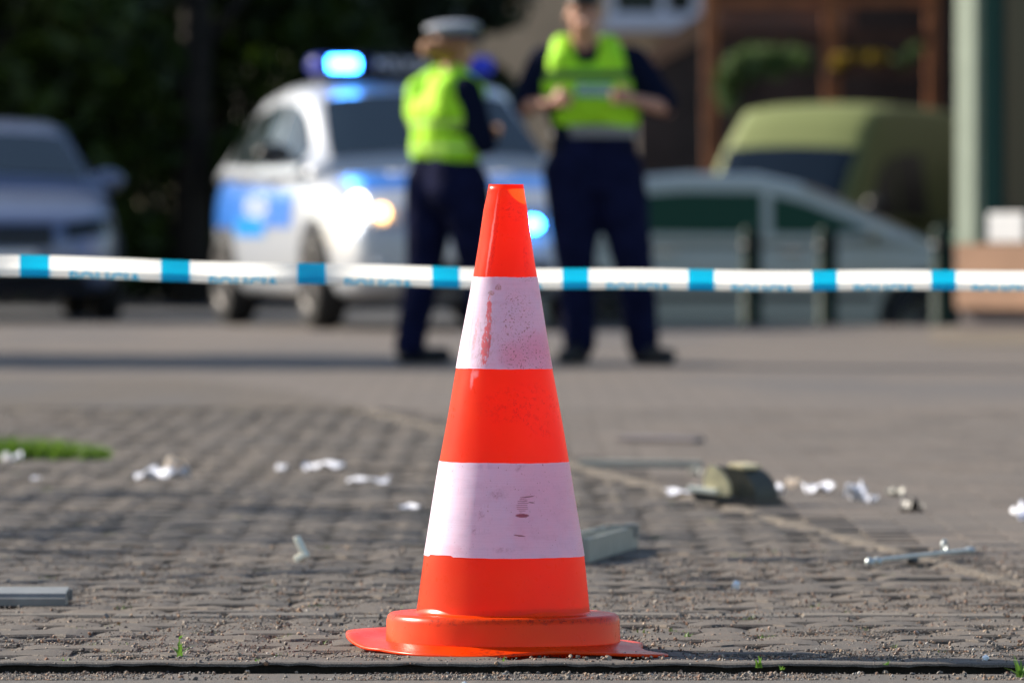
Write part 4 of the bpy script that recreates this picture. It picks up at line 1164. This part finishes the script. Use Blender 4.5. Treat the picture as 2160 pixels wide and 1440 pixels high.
# ---------------------------------------------------------------- foliage
def leaves(centres, radii, n, size, squash=1.0):
    C = np.array(centres)[rng.integers(0, len(centres), n)]; idx = rng.integers(0, len(centres), n)
    C = np.array(centres)[idx]; Rr = np.array(radii)[idx][:, None]
    d = rng.normal(0, 1, (n, 3)); d /= np.linalg.norm(d, axis=1)[:, None]
    P_ = C + d * Rr * (rng.random((n, 1)) ** .45) * np.array([1, 1, squash])
    a = rng.normal(0, 1, (n, 3)); a /= np.linalg.norm(a, axis=1)[:, None]
    b = np.cross(a, rng.normal(0, 1, (n, 3))); b /= np.linalg.norm(b, axis=1)[:, None]
    s = size * rng.uniform(.6, 1.3, (n, 1)); cc = np.cross(a, b)
    V = np.stack([P_ - a * s, P_ + b * s * .45 + cc * s * .15, P_ + a * s, P_ - b * s * .45 + cc * s * .15], 1).reshape(-1, 3)
    Fc = (np.arange(n)[:, None] * 4 + np.array([0, 1, 2, 3])[None]).tolist()
    return V.tolist(), Fc
def tree(name, x, y, z, h, rad, low, n, m, label, cat='tree', group=None, leaf=.11, trunk=True):
    t0 = empty(name, (x, y, z), 0, label=label, cat=cat, group=group)
    cs, rs = [], []
    for _ in range(int(26 * rad)):
        while True:
            p = rng.uniform(-1, 1, 3)
            if np.linalg.norm(p) < 1: break
        cs.append((p[0] * rad, p[1] * rad * .8, low + (h - low) * (p[2] + 1) / 2)); rs.append(rng.uniform(.35, .75) * rad * .45)
    V, Fc = leaves(cs, rs, n, leaf)
    mesh_obj('crown', V, Fc, m, t0)
    bm = bmesh.new()
    limb(bm, [(0, 0, -.1), (.08, 0, h * .35), (-.05, .05, h * .75)], [.16, .12, .05])
    for k in range(7):
        a = k * 2.4; zz = h * (.25 + .08 * k); limb(bm, [(0, 0, zz), (math.cos(a) * rad * .4, math.sin(a) * rad * .4, zz + h * .12), (math.cos(a) * rad * .75, math.sin(a) * rad * .7, zz + h * .2)], [.06, .04, .02])
    from_bm('trunk', bm, M['bark'], t0, smooth=True)
    return t0
GT = 'dark trees along the back of the yard'
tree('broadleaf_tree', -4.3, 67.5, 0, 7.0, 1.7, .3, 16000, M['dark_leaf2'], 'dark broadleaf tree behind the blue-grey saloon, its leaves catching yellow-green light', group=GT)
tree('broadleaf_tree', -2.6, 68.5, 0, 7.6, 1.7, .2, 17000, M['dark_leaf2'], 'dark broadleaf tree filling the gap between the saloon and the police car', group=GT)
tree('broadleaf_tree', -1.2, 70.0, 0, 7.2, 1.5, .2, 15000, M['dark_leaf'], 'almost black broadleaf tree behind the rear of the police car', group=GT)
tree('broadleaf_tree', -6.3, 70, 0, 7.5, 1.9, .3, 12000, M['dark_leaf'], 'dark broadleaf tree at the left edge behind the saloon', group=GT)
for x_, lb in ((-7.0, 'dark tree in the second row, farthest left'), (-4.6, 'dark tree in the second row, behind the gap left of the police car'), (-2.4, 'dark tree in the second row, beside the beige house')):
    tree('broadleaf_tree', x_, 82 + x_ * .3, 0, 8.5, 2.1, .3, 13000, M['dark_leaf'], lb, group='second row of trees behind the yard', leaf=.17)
# low clipped hedge closing the yard under the trees
hx = [(x, rng.normal(71, .1), z) for x in np.arange(-9, -.4, .3) for z in (.3, .8, 1.3, 1.8)]
V, Fc = leaves(hx, [.38] * len(hx), 16000, .07)
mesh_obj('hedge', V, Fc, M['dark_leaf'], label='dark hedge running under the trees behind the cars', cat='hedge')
fe = empty('board_fence', (0, 73, 0), label='dark red board fence glimpsed behind the hedge and trees', cat='fence')
bm = bmesh.new()
for i in range(62): box(bm, (-9 + i * .14, random.gauss(0, .004), 1.2), (.132, .03, 2.4))
from_bm('fence_boards', bm, M['redfence'], fe)
for i in range(5): bxo('fence_post', (-8.9 + i * 2.1, .08, 1.25), (.1, .1, 2.5), M['wood_dark'], fe)
# tree off to the left whose shade lies over the yard
tree('street_tree', -10.6, 45.5, 0, 6.6, 3.0, 2.4, 13000, M['dark_leaf2'], 'tree standing left of the yard, level with the officers, its shade reaching their feet', group='trees beside the yard')
tree('street_tree', -10.4, 23.5, 0, 6.6, 3.7, 2.4, 1900, M['dark_leaf2'], 'thinner tree standing left of the yard, its light shade lying over the littered paving', group='trees beside the yard')
# shrub and flowers on the veranda
def plant(name, pxs, D, n, m, size, label, cat, r=.2):
    cs = [(gx(a, D), D + rng.normal(0, .1), gz(b, D)) for a, b in pxs]
    x0, z0 = np.mean([c[0] for c in cs]), min(c[2] for c in cs) - r
    V, Fc = leaves([(c[0] - x0, c[1] - D, c[2] - z0) for c in cs], [r] * len(cs), n, size)
    e = empty(name, (x0, D, z0), label=label, cat=cat)
    mesh_obj('foliage', V, Fc, m, e)
    return e, x0, z0
e, x0, z0 = plant('climbing_shrub', [(1530, 190), (1535, 160), (1550, 135), (1580, 120), (1610, 118), (1640, 125), (1670, 122), (1690, 130), (1600, 145), (1640, 145), (1560, 165), (1540, 215)], 98.8, 2600, M['shrub'], .05,
      'grey-green shrub spilling over behind the left side of the van roof', 'shrub', .13)
bm = bmesh.new(); limb(bm, [(-.1, 0, -1.6), (-.05, 0, .3), (.1, 0, .5)], [.04, .03, .015]); from_bm('stem', bm, M['bark'], e, smooth=True)
e, x0, z0 = plant('flower_box', [(1765, 130), (1790, 128), (1815, 125), (1840, 122), (1862, 130)], 99.2, 1200, M['yellow_flower'], .035, 'window box of yellow flowers on the veranda above the van', 'flower box', .085)
bxo('planter', (0, 0, .0), (.75, .2, .18), M['wood_dark'], e)
e, x0, z0 = plant('flower_box', [(1885, 135), (1905, 130), (1925, 112), (1935, 105)], 99.2, 500, M['shrub'], .04, 'window box of grey-green plants beside the yellow flowers', 'flower box', .08)
bxo('planter', (0, 0, .0), (.42, .2, .16), M['wood_dark'], e)

# ---------------------------------------------------------------- weeds, grass, moss
def blade(V, Fc, x, y, z, h, w, lean, a):
    b = len(V); dx, dy = math.cos(a), math.sin(a)
    for k in range(4):
        t_ = k / 3; ww = w * (1 - t_ * .9); ox, oy = dx * lean * t_ ** 1.6, dy * lean * t_ ** 1.6; zz = z + h * (t_ - .25 * t_ * t_ * min(1, lean / h))
        V.append((x + ox - dy * ww, y + oy + dx * ww, zz)); V.append((x + ox + dy * ww, y + oy - dx * ww, zz))
    for k in range(3): i = b + k * 2; Fc.append((i, i + 1, i + 3, i + 2))
WEEDS = [(378, 1385, .032, 7, 'upright two-tiered weed in the paving left of the cone'), (1600, 1408, .026, 7, 'low star-shaped weed right of the cone beside the kerb'),
         (1450, 1345, .014, 6, 'tiny weed behind the right tip of the cone flange'), (763, 1338, .014, 4, 'tiny weed behind the left lobe of the cone flange'),
         (2152, 1428, .036, 9, 'tall grassy weed at the right edge beside the kerb'), (1061, 1397, .012, 4, 'tiny weed touching the front of the cone flange'),
         (1648, 1412, .010, 5, 'tiny weed just right of the star-shaped one'), (135, 1396, .010, 5, 'tiny weed by the kerb at the lower left'),
         (540, 1398, .010, 6, 'flat spreading weed by the kerb between the upright weed and the cone'), (1870, 1402, .009, 6, 'flat spreading weed by the kerb at the lower right')]
for px, py, h, nb, lb in WEEDS:
    D = min(gD(py), 40); x, y = gx(px, D), D
    V, Fc = [], []
    for k in range(nb):
        blade(V, Fc, random.gauss(0, .002), random.gauss(0, .002), 0, h * random.uniform(.5, 1), h * .09 + .0008, h * random.uniform(.2, .9), random.uniform(0, 6.28))
    if 'two-tiered' in lb:
        for k in range(8): blade(V, Fc, .001, 0, h * .9 * (.3 + .7 * (k % 4) / 3), h * .25, .003, h * .3, random.uniform(0, 6.28))
        V2 = [(.0008, 0, 0), (-.0008, 0, 0), (-.0005, 0, h), (.0008, 0, h)]; b = len(V); V += V2; Fc.append((b, b + 1, b + 2, b + 3))
    mesh_obj('weed', V, Fc, M['weed'], loc=(x, y, 0), label=lb, cat='weed', group='small weeds sprouting from the paving joints')
# grass clump at the left
gcx, gcD = gx(85, 24.6), 24.6
V, Fc = [], []
for k in range(2600):
    u = rng.uniform(-.33, .20); hgt = .072 * (1 - ((u + .05) / .34) ** 2) * rng.uniform(.4, 1.1) + .006
    blade(V, Fc, u, rng.normal(0, .05), -.004, max(.006, hgt), .0028, hgt * rng.uniform(.2, 1.2), rng.uniform(0, 6.28))
mesh_obj('grass_clump', V, Fc, M['grass'], loc=(gcx, gcD, 0), label='bright green clump of grass growing out of the paving at the left', cat='grass')
V, Fc = [], []
for k in range(260):
    y = 13.4 + 14 * rng.random() ** 1.3; x = rng.uniform(-1.9, 1.9) * y / 20
    if x > LX(y): continue
    for q in range(10): blade(V, Fc, x + rng.normal(0, .008), y + rng.normal(0, .006), -.004, rng.uniform(.003, .011), .0014, .006, rng.uniform(0, 6.28))
mesh_obj('moss', V, Fc, M['moss'], kind='stuff', label='specks of moss and seedlings in the paving joints', cat='moss')

# ---------------------------------------------------------------- accident debris
def crumple(name, px, py, w, h, mtl, label, seed, hh=.02, rz=0, cat='paper'):
    rr = np.random.default_rng(seed); D = gD(py); n, m_ = 12, 8; V = []
    ph = rr.uniform(0, 6, 6)
    for j in range(m_):
        for i in range(n):
            u, v = i / (n - 1), j / (m_ - 1)
            z = hh * (.5 + .5 * math.sin(u * 5 + ph[0]) * math.cos(v * 4 + ph[1])) + hh * .35 * math.sin(u * 11 + v * 7 + ph[2]) + rr.normal(0, hh * .06)
            V.append(((u - .5) * w + rr.normal(0, w * .012) + .08 * w * math.sin(v * 5 + ph[3]), (v - .5) * h + .12 * h * math.sin(u * 6 + ph[4]), max(.002, z + .002)))
    Fc = [(j * n + i, j * n + i + 1, (j + 1) * n + i + 1, (j + 1) * n + i) for j in range(m_ - 1) for i in range(n - 1)]
    me = bpy.data.meshes.new(name); me.from_pydata(V, [], Fc); me = bake(me, [('SOLIDIFY', dict(thickness=.0012))])
    return link(name, me, mtl, None, loc=(gx(px, D), D, 0), label=label, cat=cat)
def rot(o, z): o.rotation_euler.z = z; return o
GP = 'scraps of paper and plastic littering the yard'
crumple('paper_scrap', 342, 1012, .125, .10, M['paper'], 'crumpled white paper on the paving, just right of the grass clump', 3, .030)['group'] = GP
crumple('paper_scrap', 368, 1000, .055, .05, M['paper_tan'], 'cream paper ball lying on top of the crumpled white paper', 4, .042)['group'] = GP
crumple('paper_scrap', 685, 990, .105, .12, M['paper'], 'wavy torn white paper, the farthest left of the cone', 5, .020)['group'] = GP
crumple('paper_scrap', 778, 1018, .100, .12, M['paper'], 'flat bluish white paper between the wavy torn one and the cone', 6, .011)['group'] = GP
crumple('paper_scrap', 595, 992, .032, .03, M['paper'], 'tiny bluish scrap just left of the wavy torn paper', 7, .013)['group'] = GP
crumple('paper_scrap', 864, 1072, .055, .08, M['paper'], 'small flat white scrap right beside the left side of the cone', 8, .007)['group'] = GP
crumple('paper_scrap', 75, 1013, .02, .03, M['paper'], 'faint tiny scrap below the grass clump', 9, .008)['group'] = GP
crumple('paper_scrap', 26, 972, .05, .05, M['paper'], 'white scrap half buried in the front of the grass clump', 10, .022)['group'] = GP
crumple('paper_scrap', 1440, 1043, .085, .12, M['paper'], 'pale blue-white strip tucked under the left end of the olive housing', 11, .012)['group'] = GP
crumple('paper_scrap', 1466, 1003, .032, .04, M['debris_pale'], 'pale grey scrap lying behind the left side of the olive housing', 12, .018)['group'] = GP
crumple('paper_scrap', 1640, 1042, .034, .05, M['paper'], 'small white scrap touching the right end of the olive housing', 13, .022)['group'] = GP
crumple('paper_scrap', 1672, 1028, .03, .05, M['paper_tan'], 'small pinkish scrap second to the right of the olive housing', 14, .020)['group'] = GP
crumple('paper_scrap', 1726, 1040, .070, .10, M['paper'], 'folded white scrap in the middle of the row right of the olive housing', 15, .024)['group'] = GP
crumple('paper_scrap', 1806, 1056, .052, .05, M['paper'], 'rounded crumpled white ball, brightest of the scraps right of the olive housing', 16, .040)['group'] = GP
crumple('paper_scrap', 1840, 1060, .030, .03, M['paper'], 'small bluish scrap touching the rounded white ball', 17, .018)['group'] = GP
crumple('paper_scrap', 1887, 1046, .040, .05, M['debris_pale'], 'dull pale scrap between the white ball and the black lump', 18, .018)['group'] = GP
crumple('paper_scrap', 2160, 1096, .050, .10, M['paper'], 'white upturned scrap cut off by the right edge', 19, .032)['group'] = GP
crumple('black_fragment', 1924, 1080, .050, .05, M['trim'], 'jagged black plastic lump at the right, on its own', 20, .026, cat='plastic fragment')

def extr(name, prof2, length, m, loc, rz, label, cat, tilt=0, parent=None, bev=.0006):
    """profile in (y, z), extruded along x"""
    n = len(prof2); V = [(0, a, b) for a, b in prof2] + [(length, a, b) for a, b in prof2]
    Fc = [tuple(range(n))[::-1], tuple(range(n, 2 * n))] + [(i, (i + 1) % n, n + (i + 1) % n, n + i) for i in range(n)]
    me = bpy.data.meshes.new(name); me.from_pydata(V, [], Fc); me = bake(me, [('BEVEL', dict(width=bev, segments=2, limit_method='ANGLE'))])
    o = link(name, me, m, parent, loc=loc); 
    if label: props(o, label, cat)
    o.rotation_euler = (0, tilt, rz); return o
# grey channel cut by the left edge
D = gD(1279)
gt = extr('plastic_channel', [(0, 0), (.0, .013), (.006, .0155), (.010, .022), (.085, .027), (.120, .029), (.122, .012), (.118, .012), (.116, .024), (.090, .0225), (.085, 0)], .36, M['debris_grey'],
     (gx(138, D) - .36, D, .001), R(0), 'grey plastic channel with a notched end, cut off by the left edge', 'plastic trim')
bm = bmesh.new(); box(bm, (.3585, .06, .020), (.009, .016, .010)); from_bm('end_lug', bm, M['debris_grey'], gt); bm = bmesh.new(); box(bm, (.362, .098, .016), (.010, .010, .020), bevel=.001); from_bm('end_lug', bm, M['debris_grey'], gt)
# small white clip
D = gD(1183); cl = empty('plastic_clip', (gx(636, D), D, 0), 0, label='small off-white bent plastic clip standing on the paving left of the cone', cat='plastic clip')
cl.rotation_euler.z = -.5
bm = bmesh.new(); box(bm, (0, 0, .009), (.030, .016, .014), Euler((0, -.5, 0)), bevel=.003); from_bm('clip_foot', bm, M['debris_white'], cl)
bm = bmesh.new(); box(bm, (-.004, 0, .034), (.011, .016, .034), Euler((0, -.5, 0)), bevel=.003); from_bm('clip_arm', bm, M['debris_white'], cl)
# pale box section behind the cone
D0 = gD(1192)
ps = extr('broken_box_section', [(0, 0), (0, .058), (.006, .058), (.006, .008), (.10, .008), (.10, .052), (.106, .052), (.106, 0)], .10, M['debris_pale'], (gx(1205, D0), D0 - .1, 0), 0, 'pale grey broken plastic box section just behind the right side of the cone', 'plastic part')
me = ps.data
ps.rotation_euler = (0, 0, 0); ps.location = (gx(1222, D0), D0, 0)
bpy.data.objects.remove(ps)
ps = empty('broken_box_section', (gx(1238, 17.1), 17.1, 0), R(82), label='pale grey broken plastic box section just behind the right side of the cone', cat='plastic part')
bm = bmesh.new(); L = .8
box(bm, (L / 2, 0, .024), (L, .006, .048), bevel=.001); box(bm, (L / 2, .066, .024), (L, .006, .048), bevel=.001); box(bm, (L / 2, .033, .003), (L, .060, .006))
box(bm, (.003, .033, .026), (.006, .060, .040))
from_bm('channel_shell', bm, M['debris_pale'], ps)
for i in range(5): bm = bmesh.new(); box(bm, (.1 + i * .18, .033, .038), (.012, .060, .02), bevel=.001); from_bm('rib', bm, M['debris_pale'], ps)
bm = bmesh.new(); box(bm, (L - .04, -.004, .038), (.05, .008, .026)); from_bm('dark_insert', bm, M['debris_grey'], ps); bm = bmesh.new(); box(bm, (L - .12, .0, .052), (.05, .02, .006)); from_bm('dark_insert', bm, M['debris_grey'], ps)
# long pale rail and mauve strip behind, right of cone
D1 = gD(985)
extr('metal_rail', [(0, 0), (0, .018), (.02, .020), (.05, .017), (.05, 0)], .34, M['debris_pale'], (gx(1222, D1), D1, .0), R(-12), 'long pale grey rail lying behind the olive housing', 'rail')
D1 = gD(948)
extr('plastic_strip', [(0, 0), (0, .013), (.05, .018), (.06, 0)], .30, M['mauve'], (gx(1300, 26.4), 26.4, .003), R(-38), 'dull mauve plastic strip, the farthest debris right of the cone', 'plastic strip')
# olive housing: curved dark lens beside a tan rounded cheek on a black base
D2 = gD(1066)
oh = empty('broken_housing', (gx(1555, D2), D2 + .05, 0), R(-30), label='broken olive plastic housing with dark curved side, the largest piece of debris', cat='plastic housing')
bm = bmesh.new(); prism(bm, [(-.085, .010), (.062, -.0), (.085, .0), (.085, .016), (-.085, .034)], -.06, .08); from_bm('black_base', bm, M['trim'], oh)
bm = bmesh.new()
pf = [(-.055, .028), (-.058, .062), (-.046, .092), (-.036, .098), (-.012, .082), (.006, .060), (.014, .036), (.010, .022)]
prism(bm, pf, -.062, -.048); from_bm('cheek', bm, M['olive_plastic'], oh)
bm = bmesh.new()
arc = [(.0 + .078 * math.cos(a), .012 + .080 * math.sin(a)) for a in np.linspace(-.05, 1.5, 12)]
prism(bm, [(.012, .020)] + arc + [(-.03, .094), (-.008, .078), (.008, .055)], -.044, .07); from_bm('curved_cover', bm, M['olive_dark'], oh)
bm = bmesh.new(); box(bm, (.022, .0, .094), (.042, .09, .010), Euler((0, .15, 0)), bevel=.003); from_bm('top_flap', bm, M['olive_plastic'], oh)
bm = bmesh.new(); box(bm, (-.056, -.066, .037), (.080, .02, .014), Euler((0, .10, 0)), bevel=.004); from_bm('pale_lip', bm, M['debris_white'], oh)
# silvery rod
D3 = gD(1200); rd = empty('metal_rod', (gx(1835, D3), D3, .004), math.atan2(.55, .225), label='thin silvery rod with ball ends lying at the right, nearest debris on that side', cat='rod')
Lr = .60
bm = bmesh.new(); box(bm, (Lr / 2, 0, .012), (Lr, .010, .008), bevel=.002); from_bm('shaft', bm, M['alu'], rd)
for a in (.0, .045): bm = bmesh.new(); ball(bm, (a, 0, .0095), (.0095,) * 3); from_bm('ball_end', bm, M['alu'], rd, smooth=True)
v, f = lathe([(.010, -.002), (.013, -.003), (.014, 0), (.013, .003), (.010, .002), (.010, -.002)], 20, 'Y')
mesh_obj('ring', v, f, M['alu'], rd, smooth=True, loc=(Lr * .74, 0, .026))
bm = bmesh.new(); ball(bm, (Lr, 0, .012), (.010, .012, .007)); from_bm('tip', bm, M['alu'], rd, smooth=True)
bm = bmesh.new(); ball(bm, (Lr * .42, .0, .004), (.03, .01, .007)); from_bm('rubber_pad', bm, M['trim'], rd, smooth=True)
for px, py, s, lb in ((1552, 1240, .008, 'small clear glass crumb on the paving between the cone and the silvery rod'), (2080, 1394, .0065, 'tiny clear glass crumb by the kerb at the lower right'),
                      (980, 1430, .005, 'grey chip lying on the gutter slab below the cone')):
    D = gD(py); bm = bmesh.new(); bmesh.ops.create_icosphere(bm, subdivisions=1, radius=s)
    for v in bm.verts: v.co += Vector([random.gauss(0, s * .2) for _ in range(3)])
    from_bm('glass_crumb', bm, M['crumb'], loc=(gx(px, D), D, s * .6 - (.012 if D < 13.1 else 0)), label=lb, cat='glass crumb')
